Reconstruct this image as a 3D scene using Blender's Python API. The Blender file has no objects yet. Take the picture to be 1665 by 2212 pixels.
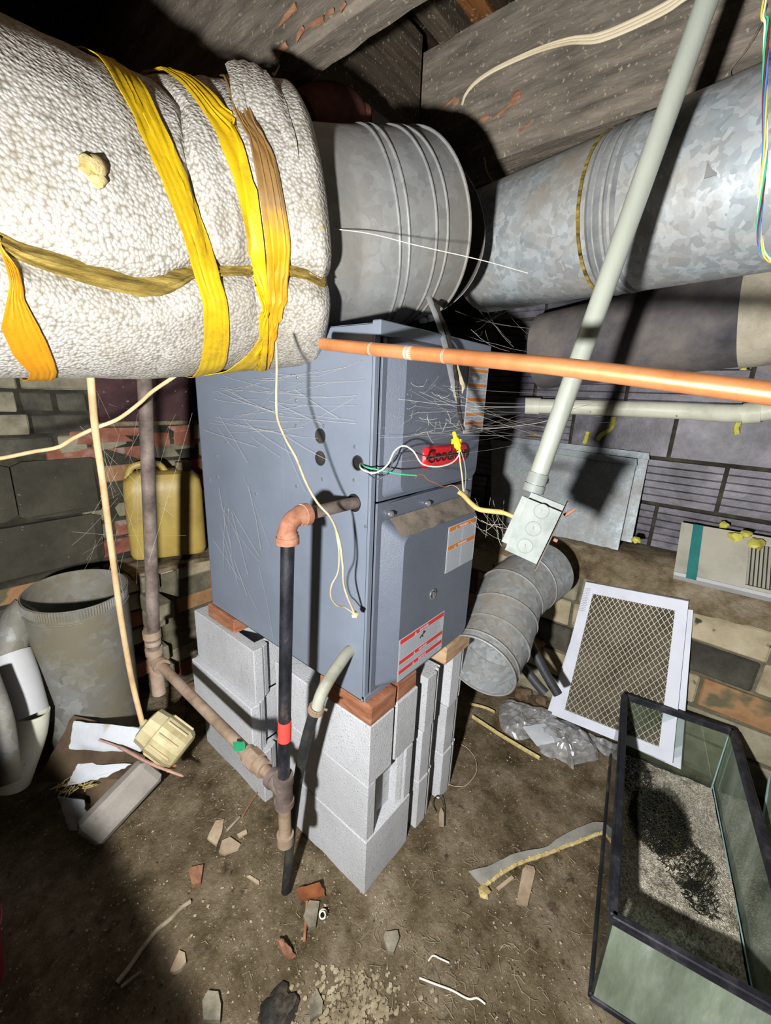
import bpy, bmesh, math, random
import numpy as np
from mathutils import Vector, Matrix, Euler, noise
random.seed(7)
SC = bpy.context.scene
COL = SC.collection
# ------------------------------------------------------------------ camera
CAM = Vector((-0.664, -0.561, 1.391))
RT = Vector((0.64048891, -0.76685692, 0.04128468))
DN = Vector((-0.18313749, -0.20472421, -0.96153453))
FW = Vector((0.74581138, 0.60829143, -0.27156384))
FPX = 909.65
cd = bpy.data.cameras.new('camera'); cam = bpy.data.objects.new('camera', cd); COL.objects.link(cam)
cd.sensor_fit = 'HORIZONTAL'; cd.sensor_width = 36.0; cd.lens = FPX/1665*36
cd.clip_start = 0.02; cd.clip_end = 50
cam.matrix_world = Matrix(((RT.x, -DN.x, -FW.x, CAM.x), (RT.y, -DN.y, -FW.y, CAM.y), (RT.z, -DN.z, -FW.z, CAM.z), (0, 0, 0, 1)))
SC.camera = cam
# ------------------------------------------------------------------ world, lamp, exposure
w = bpy.data.worlds.new('world'); SC.world = w; w.use_nodes = True
w.node_tree.nodes['Background'].inputs[0].default_value = (0.75, 0.85, 1.0, 1)
w.node_tree.nodes['Background'].inputs[1].default_value = 0.005
LPOS = Vector((-0.93, -0.43, 1.22))
ld = bpy.data.lights.new('hand_lamp', 'SPOT'); lo = bpy.data.objects.new('hand_lamp', ld); COL.objects.link(lo)
lo.location = LPOS
ld.energy = 112; ld.shadow_soft_size = 0.025; ld.color = (1.0, 0.985, 0.95)
ld.spot_size = math.radians(164); ld.spot_blend = 0.04
_a, _b = (Vector((-.435, 1.15, 0))-LPOS).normalized(), (Vector((-.45, .15, 0))-LPOS).normalized()   # edge of the beam on the floor
_n = _a.cross(_b).normalized(); _n = _n if _n.x > 0 else -_n
LDIR = _n*math.cos(math.radians(8))+(_a+_b).normalized()*math.sin(math.radians(8))
lo.rotation_euler = LDIR.to_track_quat('-Z', 'Y').to_euler()
ld.use_nodes = True
nt = ld.node_tree; em = nt.nodes['Emission']; lf = nt.nodes.new('ShaderNodeLightFalloff')
lf.inputs['Strength'].default_value = 1.0; lf.inputs['Smooth'].default_value = 0.0
nt.links.new(lf.outputs['Linear'], em.inputs['Strength'])
SC.view_settings.view_transform = 'Standard'; SC.view_settings.look = 'None'
SC.view_settings.exposure = 0.0; SC.view_settings.gamma = 1.0; SC.view_settings.use_curve_mapping = False

# ------------------------------------------------------------------ measuring helpers (a pixel of the photo -> a point of the room)
def ray(u, v): return FW + RT*((u-832.5)/FPX) + DN*((v-1106)/FPX)
def at(u, v, d): return CAM + ray(u, v)*d
def onx(u, v, x): r = ray(u, v); return CAM + r*((x-CAM.x)/r.x)
def ony(u, v, y): r = ray(u, v); return CAM + r*((y-CAM.y)/r.y)
def onz(u, v, z): r = ray(u, v); return CAM + r*((z-CAM.z)/r.z)
def proj(P):
    d = P-CAM; z = d.dot(FW); return (832.5+FPX*d.dot(RT)/z, 1106+FPX*d.dot(DN)/z, z)
def V(*a): return Vector(a)

# ------------------------------------------------------------------ materials
def lin(c):
    if isinstance(c, str):
        c = c.lstrip('#'); c = tuple(int(c[i:i+2], 16)/255 for i in (0, 2, 4))
    return tuple(x/12.92 if x <= .04045 else ((x+.055)/1.055)**2.4 for x in c[:3]) + (1,)
class NT:
    def __init__(s, name):
        s.m = bpy.data.materials.new(name); s.m.use_nodes = True; s.t = s.m.node_tree
        s.b = s.t.nodes['Principled BSDF']; s.out = s.t.nodes['Material Output']
        s.tc = s.t.nodes.new('ShaderNodeTexCoord'); s.oi = s.t.nodes.new('ShaderNodeObjectInfo')
        s.co = s.tc.outputs['Object']
    def n(s, typ, **k):
        x = s.t.nodes.new(typ)
        for a, b in k.items():
            if hasattr(x, a): setattr(x, a, b)
            else: s.set(x.inputs[a.replace('_', ' ')], b)
        return x
    def set(s, inp, v):
        if hasattr(v, 'is_output') or isinstance(v, bpy.types.NodeSocket): s.t.links.new(v, inp)
        else: inp.default_value = v
    def offs(s):
        a = s.n('ShaderNodeVectorMath', operation='MULTIPLY_ADD')
        cr = s.n('ShaderNodeCombineXYZ'); 
        for i in range(3): s.set(cr.inputs[i], s.oi.outputs['Random'])
        s.set(a.inputs[0], cr.outputs[0]); a.inputs[1].default_value = (17.3, 9.1, 23.7); s.set(a.inputs[2], s.co)
        s.co = a.outputs[0]
    def stretch(s, sc):
        a = s.n('ShaderNodeVectorMath', operation='MULTIPLY'); s.set(a.inputs[0], s.co); a.inputs[1].default_value = sc; return a.outputs[0]
    def noise(s, scale, detail=6, rough=.6, co=None, dist=0.0):
        x = s.n('ShaderNodeTexNoise'); s.set(x.inputs['Vector'], co or s.co)
        x.inputs['Scale'].default_value = scale; x.inputs['Detail'].default_value = detail
        x.inputs['Roughness'].default_value = rough; x.inputs['Distortion'].default_value = dist
        return x.outputs['Fac']
    def voro(s, scale, out='Distance', feature='F1', co=None, rnd=1.0):
        x = s.n('ShaderNodeTexVoronoi', feature=feature); s.set(x.inputs['Vector'], co or s.co)
        x.inputs['Scale'].default_value = scale; x.inputs['Randomness'].default_value = rnd
        return x.outputs[out]
    def ramp(s, fac, stops):
        x = s.n('ShaderNodeValToRGB'); e = x.color_ramp.elements
        while len(e) > 1: e.remove(e[-1])
        e[0].position = stops[0][0]; e[0].color = lin(stops[0][1]) if not isinstance(stops[0][1], (int, float)) else (stops[0][1],)*3+(1,)
        for p, c in stops[1:]:
            q = e.new(p); q.color = lin(c) if not isinstance(c, (int, float)) else (c, c, c, 1)
        s.set(x.inputs[0], fac); return x.outputs[0]
    def mix(s, a, b, fac, mode='MIX'):
        x = s.n('ShaderNodeMix', data_type='RGBA', blend_type=mode)
        for i, v in ((0, fac), (6, a), (7, b)):
            if isinstance(v, str): v = lin(v)
            s.set(x.inputs[i], v)
        return x.outputs[2]
    def math(s, op, a, b=0.0):
        x = s.n('ShaderNodeMath', operation=op); s.set(x.inputs[0], a); s.set(x.inputs[1], b); return x.outputs[0]
    def bump(s, h, dist=.002, strength=1.0, prev=None):
        x = s.n('ShaderNodeBump'); x.inputs['Distance'].default_value = dist; x.inputs['Strength'].default_value = strength
        s.set(x.inputs['Height'], h)
        if prev: s.set(x.inputs['Normal'], prev)
        s.set(s.b.inputs['Normal'], x.outputs[0]); return x.outputs[0]
    def fin(s, col=None, rough=None, metal=0.0, spec=.5, bri=0.0):
        if col is not None:
            if isinstance(col, str): col = lin(col)
            if bri:
                h = s.n('ShaderNodeHueSaturation'); r = s.math('MULTIPLY_ADD', s.oi.outputs['Random'], bri*2)
                s.t.nodes[-1].inputs[2].default_value = 1-bri
                s.set(h.inputs['Value'], r); s.set(h.inputs['Color'], col); col = h.outputs[0]
            s.set(s.b.inputs['Base Color'], col)
        if rough is not None: s.set(s.b.inputs['Roughness'], rough)
        s.b.inputs['Metallic'].default_value = metal; s.b.inputs['Specular IOR Level'].default_value = spec
        return s.m
def rough_mat(name, cols, scale=6, rough=.85, bump=.002, bscale=60, metal=0.0, spec=.3, bri=0.0, st=None, speck=None, off=True):
    """layered noise colour + fine relief"""
    k = NT(name)
    if off: k.offs()
    co = k.stretch(st) if st else k.co
    n = k.noise(scale, 8, .65, co)
    m = len(cols); c = k.ramp(n, [(.3+.4*i/max(1, m-1), cc) for i, cc in enumerate(cols)])
    if speck:
        f = k.ramp(k.noise(speck[1], 3, .5), [(speck[2], 0.0), (min(1, speck[2]+.06), 1.0)]); c = k.mix(c, speck[0], f)
    h = k.noise(bscale, 6, .7, co)
    if bump: k.bump(h, bump)
    return k.fin(c, rough, metal, spec, bri)
def plain(name, col, rough=.5, metal=0.0, spec=.5):
    k = NT(name); return k.fin(col, rough, metal, spec)

def m_galv(name, a, b, dark, scale=26, rough=.42, metal=.55, dust=.5, dustc='#8d8475'):
    k = NT(name); d = k.noise(30, 3, .5)
    w2 = k.n('ShaderNodeVectorMath', operation='MULTIPLY_ADD'); cr = k.n('ShaderNodeTexNoise'); k.set(cr.inputs['Vector'], k.co); cr.inputs['Scale'].default_value = 28
    k.set(w2.inputs[0], cr.outputs['Color']); w2.inputs[1].default_value = (.05, .05, .05); k.set(w2.inputs[2], k.co)
    v = k.voro(scale, 'Color', co=w2.outputs[0]); s_ = k.n('ShaderNodeSeparateColor'); k.set(s_.inputs[0], v)
    c = k.ramp(s_.outputs[0], [(0, dark), (.35, a), (1, b)])
    f = k.ramp(k.noise(3.5, 8, .7), [(.5-dust*.25, 0.0), (.75-dust*.15, 1.0)])
    c = k.mix(c, dustc, f)
    k.bump(k.noise(9, 4, .6), .003)
    r = k.mix((rough,)*3+(1,), (.8, .8, .8, 1), f)
    return k.fin(c, r, metal, .5)

MT = {}
MT['furnace'] = rough_mat('furnace_paint', ['#6a7280', '#727b8a', '#7a8393'], 2.5, .38, .0004, 90, 0.0, .5, off=False)
MT['furnace_door_shaded'] = rough_mat('shaded_door_paint', ['#595f6b', '#616876', '#686f7e'], 3, .33, .0009, 260, 0.0, .5, off=False)  # cabinet paint again, with the front's shading put into a darker colour
MT['gap_shade'] = plain('painted_gap_shade', '#0b0c0e', .8)  # near-black colour standing in for the shade in hollows and gaps
MT['dust'] = rough_mat('settled_dust', ['#5c554c', '#8a8074', '#9c9182'], 20, .95, .001, 300)
MT['galv'] = m_galv('galvanized_spangle', '#a3aeb6', '#c3ccd2', '#949fa7', 62, .36, .3, .45, '#958c80')
MT['galv_dull'] = m_galv('galvanized_dull', '#95999b', '#a2a6a8', '#8b8f92', 50, .45, .35, .6, '#86817a')
MT['galv_old'] = m_galv('galvanized_old', '#84888f', '#a2a6ab', '#686b6f', 24, .5, .3, .95, '#75705f')
MT['galv_panel'] = m_galv('galvanized_panel', '#8f99a1', '#9ea8b0', '#88929a', 120, .45, .4, .35, '#8b8a84')
MT['dark_duct'] = rough_mat('dusty_dark_duct', ['#3b3a40', '#5d595a', '#7a736e'], 5, .8, .001, 60, .1)
MT['canvas'] = rough_mat('dusty_canvas_tape', ['#8d8675', '#b0a897', '#beb6a6'], 8, .95, .002, 120)
MT['conduit'] = rough_mat('conduit_zinc', ['#90978c', '#adb3a9', '#babfb4'], 7, .4, .0006, 60, .2, .5, st=(1, 1, .3))
MT['box_zinc'] = rough_mat('box_zinc', ['#6f7775', '#8b9290', '#989e9b'], 14, .62, .0006, 90, .1, .3)
MT['copper'] = rough_mat('copper_pipe', ['#b06a3c', '#d08a58', '#dd9c6c'], 8, .38, .0004, 60, .35, .6, speck=('#a59b8e', 14, .68))
MT['patina'] = rough_mat('solder_patina', ['#8fa39c', '#b5aca0', '#c48a63'], 60, .7, .001, 120)
MT['pvc'] = rough_mat('white_pvc', ['#a9ab9b', '#c9cab9', '#d2d2c4'], 6, .45, .0005, 50, speck=('#8c8a74', 40, .7))
MT['pvc_white'] = rough_mat('clean_white_plastic', ['#9a9c9d', '#aeb0b3', '#b8babd'], 4, .5, .0003, 60)
MT['purple_pipe'] = plain('dark_primer_pipe', '#4b4a58', .5)
MT['steel_black'] = rough_mat('black_iron_pipe', ['#101115', '#1e1f26', '#30313a', '#6b5346'], 24, .5, .001, 120, .3, .5, st=(1, 1, .5))
MT['rust_fitting'] = rough_mat('rusty_fitting', ['#6f4636', '#a06f58', '#b58b76'], 22, .7, .0012, 120, .1)
MT['old_iron'] = rough_mat('old_iron_pipe', ['#3c3431', '#6b5f59', '#8d8079'], 12, .7, .0012, 80, .15)
MT['tan_iron'] = rough_mat('dusty_iron_pipe', ['#6d5b4b', '#937f6c', '#a8968a'], 12, .75, .0012, 80, .1)
MT['rust_pipe'] = rough_mat('rusty_cast_iron', ['#2f1d1c', '#5e3530', '#86503f'], 9, .75, .002, 60, .1)
MT['red_tape'] = plain('red_tape', '#e5483f', .6)
MT['ink'] = plain('black_ink', '#241314', .6)
MT['hose_black'] = rough_mat('black_rubber_hose', ['#16181a', '#2a2b2b', '#4a4740'], 12, .6, .0008, 120)
MT['hose_grey'] = rough_mat('grey_dusty_tubing', ['#77766a', '#97978b', '#a5a598'], 10, .6, .0008, 80)
MT['block'] = rough_mat('cinder_block', ['#b3b5b9', '#c6c8cd', '#d0d3da'], 3, .95, .0045, 170, 0, .15, bri=.05, speck=('#898b8f', 210, .64))
MT['shim'] = rough_mat('shim_brick', ['#7a4a34', '#a0694c', '#b58468'], 12, .9, .003, 90, st=(1, 1, 6))
MT['shim_tan'] = rough_mat('shim_wood', ['#9a6f4e', '#b99a78', '#c8ad8e'], 12, .9, .002, 90, st=(1, 1, 6))
def wood(name, cols, bri=.1, st=(16, 2.6, 16), bump=.003):
    return rough_mat(name, cols, 2.2, .92, bump, 8, 0, .1, bri, st=st, speck=('#8f8575', 95, .62))
MT['timber'] = wood('old_timber', ['#4a4540', '#5f5951', '#71695f', '#857b70'])
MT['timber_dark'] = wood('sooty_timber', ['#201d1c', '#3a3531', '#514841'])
MT['timber_x'] = wood('old_timber_cross', ['#2f2a24', '#4d453b', '#655a4b'], st=(1.4, 22, 22))
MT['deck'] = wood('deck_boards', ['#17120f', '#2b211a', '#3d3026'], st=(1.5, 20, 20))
MT['deck_brown'] = wood('brown_deck_board', ['#3a2819', '#6b4526', '#8a5f38'], st=(1.5, 20, 20))
MT['splinter'] = rough_mat('fresh_splinters', ['#74503c', '#946a50', '#ab866e'], 30, .9, .003, 120, st=(4, .5, 4))
MT['stud'] = rough_mat('painted_offcut', ['#6c6862', '#8f8a84', '#9c948c'], 9, .85, .002, 60, st=(1, 1, 1), speck=('#6e9c8c', 9, .72))
MT['stick'] = rough_mat('pinkish_stick', ['#8d6a60', '#a98678', '#b99a8c'], 14, .9, .002, 60)
MT['twig'] = rough_mat('dry_stick', ['#6b604f', '#958a76', '#aaa08c'], 14, .9, .002, 60)
MT['chip'] = rough_mat('wood_chip', ['#7d6c57', '#a08e78', '#b3a48f'], 14, .9, .001, 80, bri=.15)
MT['cardboard'] = rough_mat('brown_cardboard', ['#41352a', '#5d4d3d', '#6d5c4b'], 5, .95, .001, 60)
MT['paper'] = rough_mat('white_board_paper', ['#a9adb4', '#c3c8d0', '#cdd1d8'], 5, .85, .0006, 60, speck=('#a08d63', 9, .66))
MT['cord_tan'] = rough_mat('tan_cord', ['#a88a62', '#ccaf86', '#dcc49b'], 10, .7, .0004, 90)
MT['string'] = rough_mat('cotton_string', ['#8d7f66', '#b2a488', '#c5b99e'], 30, .9, .0006, 300)
MT['wire_white'] = plain('white_wire', '#d7d2c4', .45)
MT['wire_green'] = plain('green_wire', '#39b27e', .45)
MT['wire_black'] = plain('black_wire', '#2f3238', .4)
MT['wire_copper'] = plain('bare_copper', '#b87c5c', .4, .6)
MT['wire_blue'] = plain('blue_wire', '#3f78c4', .45)
MT['wire_yellow'] = plain('yellow_wire', '#cbb93a', .45)
MT['wire_red'] = plain('dark_red_wire', '#6b2a30', .45)
MT['nut'] = plain('yellow_plastic', '#e6cf18', .4)
MT['romex'] = rough_mat('yellowed_cable_sheath', ['#a98a4e', '#c9a968', '#d6ba7d'], 12, .6, .0003, 60)
MT['flat_cable'] = rough_mat('flat_cloth_cable', ['#a3957c', '#c8bb9f', '#d8ccb2'], 14, .8, .0006, 120, st=(1, .2, 1))
MT['strap_grey'] = rough_mat('grey_strap', ['#5c5f62', '#7b7e80', '#8c8d8c'], 8, .7)
MT['strap_black'] = rough_mat('black_tarred_strap', ['#151414', '#2c2823', '#5a5142'], 30, .8, .002, 150)
MT['badge'] = plain('red_badge', '#d8222b', .35)
MT['badge_ink'] = plain('badge_letters', '#3a1418', .4)
MT['label'] = rough_mat('label_white', ['#b4b9c2', '#c2c7cf'], 5, .5, 0, off=False)
MT['label_ink'] = plain('label_print', '#7b7f88', .6)
MT['label_orange'] = plain('label_orange', '#cf7a2e', .6)
MT['label_red'] = plain('label_red', '#d23b36', .6)
MT['chrome'] = plain('bright_metal', '#d8dade', .22, .9)
MT['screw'] = plain('screw_metal', '#b9c0c2', .3, .8)
MT['jug'] = rough_mat('amber_plastic_jug', ['#8a7240', '#a58f4c', '#b09a58'], 3, .4, .0006, 60)
MT['jug_dust'] = rough_mat('dusty_jug_top', ['#6a604c', '#8d8161'], 12, .9)
MT['maroon'] = rough_mat('maroon_board', ['#2a1c1f', '#3f2a2d', '#54393a'], 8, .85, .001, 60, speck=('#a79f9c', 60, .7))
MT['cement'] = rough_mat('crumbling_cement', ['#3a3022', '#62543e', '#81745e', '#978d7c'], 9, .95, .012, 34)
MT['mortar'] = rough_mat('old_mortar', ['#3f3c31', '#5b5747', '#77705f'], 9, .95, .006, 40)
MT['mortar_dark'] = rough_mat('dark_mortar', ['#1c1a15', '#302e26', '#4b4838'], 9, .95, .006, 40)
BR = [rough_mat('brick_grey', ['#535043', '#7a7563', '#918a77'], 9, .9, .003, 50, bri=.12, speck=('#2c2b28', 12, .68)),
      rough_mat('brick_tan', ['#756b54', '#9c9178', '#b0a58d'], 8, .9, .003, 50, bri=.12, speck=('#3a352b', 14, .66)),
      rough_mat('brick_orange', ['#6b5138', '#94704f', '#7f7559'], 7, .9, .003, 50, bri=.12, speck=('#5b5642', 7, .55)),
      rough_mat('brick_red', ['#5e3a30', '#80503f', '#937062'], 9, .9, .003, 50, bri=.12, speck=('#8c7c74', 12, .62)),
      rough_mat('brick_dark', ['#2b2a25', '#413f37', '#57544a'], 9, .9, .003, 50, bri=.12),
      rough_mat('brick_yellow', ['#7c6f3f', '#a0915a', '#8d8161'], 12, .9, .003, 50, bri=.12, speck=('#3b3a33', 10, .62))]
MT['stone'] = rough_mat('dark_field_stone', ['#2b2923', '#3d3a31', '#4d493d'], 4, .9, .006, 25, bri=.1, speck=('#7b776c', 40, .7))
MT['tile'] = rough_mat('glazed_clay_block', ['#26242b', '#423f48', '#5f5c66', '#7c7a84'], 6, .48, .0015, 40, 0, .45, bri=.12, speck=('#5a5040', 8, .66))
MT['vent_box'] = rough_mat('cream_plastic', ['#8a877c', '#a5a296', '#aeab9f'], 5, .6, .0004, 60)
MT['teal'] = rough_mat('teal_stripe', ['#27625f', '#2f7a78'], 9, .5, .0002)
MT['filter_frame'] = rough_mat('white_card_frame', ['#b6bac6', '#c6cad6', '#ccd0da'], 4, .8, .0003, 60)
MT['filter_media'] = rough_mat('dirty_filter_media', ['#4b4536', '#605949', '#6d6654'], 10, .95, .002, 200)
MT['mesh_wire'] = plain('expanded_wire', '#c3beb2', .5, .2)
MT['pipe_grey'] = rough_mat('dark_grey_pipe', ['#232428', '#35363b', '#42434a'], 6, .45)
MT['foam'] = rough_mat('yellow_foam', ['#a8a13a', '#c9c35c', '#d3cf77'], 30, .95, .004, 120)
MT['dirt'] = rough_mat('dirt_clod', ['#463a2b', '#6d5b45', '#84735b'], 14, .95, .004, 60, bri=.15)
MT['rock'] = rough_mat('grey_rubble', ['#5a554a', '#86806f', '#a09a8a'], 14, .95, .004, 60, bri=.15)
MT['cream_rubble'] = rough_mat('cream_rubble', ['#5f543f', '#8d816a', '#a89e88'], 20, .95, .003, 80)
MT['strip'] = rough_mat('grey_backing_strip', ['#6d6c66', '#8b8982', '#97948c'], 9, .9, .0015, 60)
MT['fluff'] = rough_mat('yellow_fluff', ['#a88e53', '#c9b57b', '#d9cba0'], 60, .95, .004, 200)
MT['frame_black'] = rough_mat('black_plastic_rim', ['#131419', '#22232a', '#45434a'], 14, .45, .0006, 60)
MT['gravel'] = None
MT['moss'] = rough_mat('black_dried_plants', ['#0c0d0c', '#1d1e18', '#3c3a20'], 22, .95, .004, 90)
MT['bucket'] = plain('dark_red_plastic', '#7c1024', .35)
MT['leaf'] = rough_mat('rust_leaf', ['#5c3620', '#8a5230'], 20, .9)
MT['green_plastic'] = plain('green_plastic', '#2c8a60', .35)
MT['lampholder'] = rough_mat('yellowed_plastic', ['#8d8560', '#b8ac85', '#c9c19c'], 10, .5, .0008, 60)
MT['web'] = plain('cobweb_silk', '#c9c6bd', .8)
# jacket
def jacket_mat():
    k = NT('foil_faced_insulation')
    v = k.voro(185, 'Distance', 'F1'); v2 = k.noise(240, 3, .6)
    h = k.math('SUBTRACT', k.math('MULTIPLY', v2, .35), k.math('MULTIPLY', v, 1.4))
    c = k.ramp(v, [(.15, '#c3c2bf'), (.5, '#b5b2ac'), (.85, '#8c867b')])
    f = k.ramp(k.noise(3.2, 8, .75), [(.47, 0.0), (.78, 1.0)])
    c = k.mix(c, '#857b66', f)
    k.bump(h, .0012)
    return k.fin(c, .55, .05, .4)
MT['jacket'] = jacket_mat()
def tape_mat(name, cols, grime='#4a3a12'):
    k = NT(name); co = k.stretch((1, 1, 1))
    c = k.ramp(k.noise(5, 5, .6), [(.3, cols[0]), (.7, cols[1])])
    f = k.ramp(k.noise(7, 10, .8), [(.52, 0.0), (.75, 1.0)]); f2 = k.math('MULTIPLY', f, .75)
    c = k.mix(c, grime, f2)
    k.bump(k.noise(60, 5, .7), .0012)
    return k.fin(c, .5, 0, .4)
MT['tape_yellow'] = tape_mat('yellow_fibre_tape', ['#bd980f', '#d2b016'])
MT['tape_orange'] = tape_mat('amber_fibre_tape', ['#c07c10', '#d69a1a'])
def tape_brown():
    k = NT('half_browned_tape'); s_ = k.n('ShaderNodeSeparateXYZ'); g = k.n('ShaderNodeNewGeometry'); k.set(s_.inputs[0], g.outputs['Position'])
    z = k.math('ADD', s_.outputs[2], k.math('MULTIPLY', k.noise(20, 5, .6), .08))
    f = k.ramp(k.math('MULTIPLY', k.math('SUBTRACT', z, 1.60), 5.0), [(.35, 0.0), (.6, 1.0)])
    c = k.mix(k.ramp(k.noise(8, 5), [(.3, '#c48414'), (.7, '#dba31c')]), k.ramp(k.noise(12, 6), [(.3, '#7a5a2e'), (.7, '#9a7d52')]), f)
    k.bump(k.noise(60, 5, .7), .0012); return k.fin(c, .6, 0, .3)
MT['tape_brown'] = tape_brown()
MT['wool'] = rough_mat('exposed_glass_wool', ['#2a200c', '#8a7536', '#b8a258'], 34, .95, .005, 120, st=(.3, .3, 2.2))
def floor_mat():
    k = NT('packed_dirt')
    c = k.ramp(k.noise(4.5, 12, .78), [(.33, '#332b1f'), (.44, '#5b4f3b'), (.54, '#766955'), (.68, '#9a8e7b')])
    f = k.ramp(k.noise(60, 4, .6), [(.62, 0.0), (.7, 1.0)]); c = k.mix(c, '#a49678', k.math('MULTIPLY', f, .55))
    f = k.ramp(k.noise(140, 2, .5), [(.70, 0.0), (.74, 1.0)]); c = k.mix(c, '#cfc8b4', f)
    f = k.ramp(k.noise(22, 6, .7), [(.3, 1.0), (.42, 0.0)]); c = k.mix(c, '#231c13', k.math('MULTIPLY', f, .7))
    h = k.math('ADD', k.noise(26, 8, .75), k.math('MULTIPLY', k.noise(150, 4, .6), .3))
    k.bump(h, .012); return k.fin(c, .95, 0, .12)
MT['floor'] = floor_mat()
def gravel_mat():
    k = NT('tank_gravel'); v = k.voro(260, 'Color'); s_ = k.n('ShaderNodeSeparateColor'); k.set(s_.inputs[0], v)
    c = k.ramp(s_.outputs[0], [(0, '#7c7668'), (.4, '#a9a292'), (1, '#d6d0c2')])
    f = k.ramp(k.noise(6, 8, .7), [(.34, 1.0), (.48, 0.0)]); c = k.mix(c, '#3a3626', f)
    k.bump(k.voro(260), .003); return k.fin(c, .9, 0, .2)
MT['gravel'] = gravel_mat()
def glass_mat(name, tint, film, filmc, streak=(1, 1, .25), base=.12):
    k = NT(name); t = k.t
    tr = k.n('ShaderNodeBsdfTransparent'); tr.inputs[0].default_value = lin(tint)
    gl = k.n('ShaderNodeBsdfGlossy'); gl.inputs['Roughness'].default_value = .05
    df = k.n('ShaderNodeBsdfDiffuse'); tl = k.n('ShaderNodeBsdfTranslucent')
    co = k.stretch(streak)
    cc = k.ramp(k.noise(9, 8, .7, co), [(.3, filmc[0]), (.55, filmc[1]), (.75, filmc[2])])
    k.set(df.inputs[0], cc); k.set(tl.inputs[0], cc)
    a = k.n('ShaderNodeMixShader'); a.inputs[0].default_value = .35; k.set(a.inputs[1], df.outputs[0]); k.set(a.inputs[2], tl.outputs[0])
    f = k.ramp(k.noise(5, 9, .7, co), [(.35, base), (.7, film)])
    b = k.n('ShaderNodeMixShader'); k.set(b.inputs[0], f); k.set(b.inputs[1], tr.outputs[0]); k.set(b.inputs[2], a.outputs[0])
    fr = k.n('ShaderNodeFresnel'); fr.inputs[0].default_value = 1.35
    c = k.n('ShaderNodeMixShader'); k.set(c.inputs[0], fr.outputs[0]); k.set(c.inputs[1], b.outputs[0]); k.set(c.inputs[2], gl.outputs[0])
    t.links.new(c.outputs[0], k.out.inputs[0]); return k.m
MT['glass'] = glass_mat('slightly_green_glass', '#f0f5f2', .22, ['#6a7462', '#9aa38e', '#b9c0ad'], base=.03)
MT['glass_algae'] = glass_mat('algae_filmed_glass', '#cfe0d6', .95, ['#808f74', '#b0beab', '#e2eae6'], base=.35)
MT['glass_edge'] = plain('aqua_glass_edge', '#86a3a6', .3)
def bag_mat():
    k = NT('clear_plastic_bag')
    tr = k.n('ShaderNodeBsdfTransparent'); gl = k.n('ShaderNodeBsdfGlossy'); gl.inputs['Roughness'].default_value = .22
    df = k.n('ShaderNodeBsdfDiffuse'); df.inputs[0].default_value = lin('#e2e4e8')
    a = k.n('ShaderNodeMixShader'); a.inputs[0].default_value = .6; k.set(a.inputs[1], df.outputs[0]); k.set(a.inputs[2], gl.outputs[0])
    b = k.n('ShaderNodeMixShader'); k.set(b.inputs[0], k.ramp(k.noise(30, 4, .6), [(.3, .25), (.65, .75)])); k.set(b.inputs[1], tr.outputs[0]); k.set(b.inputs[2], a.outputs[0])
    k.t.links.new(b.outputs[0], k.out.inputs[0]); return k.m
MT['bag'] = bag_mat()

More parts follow.
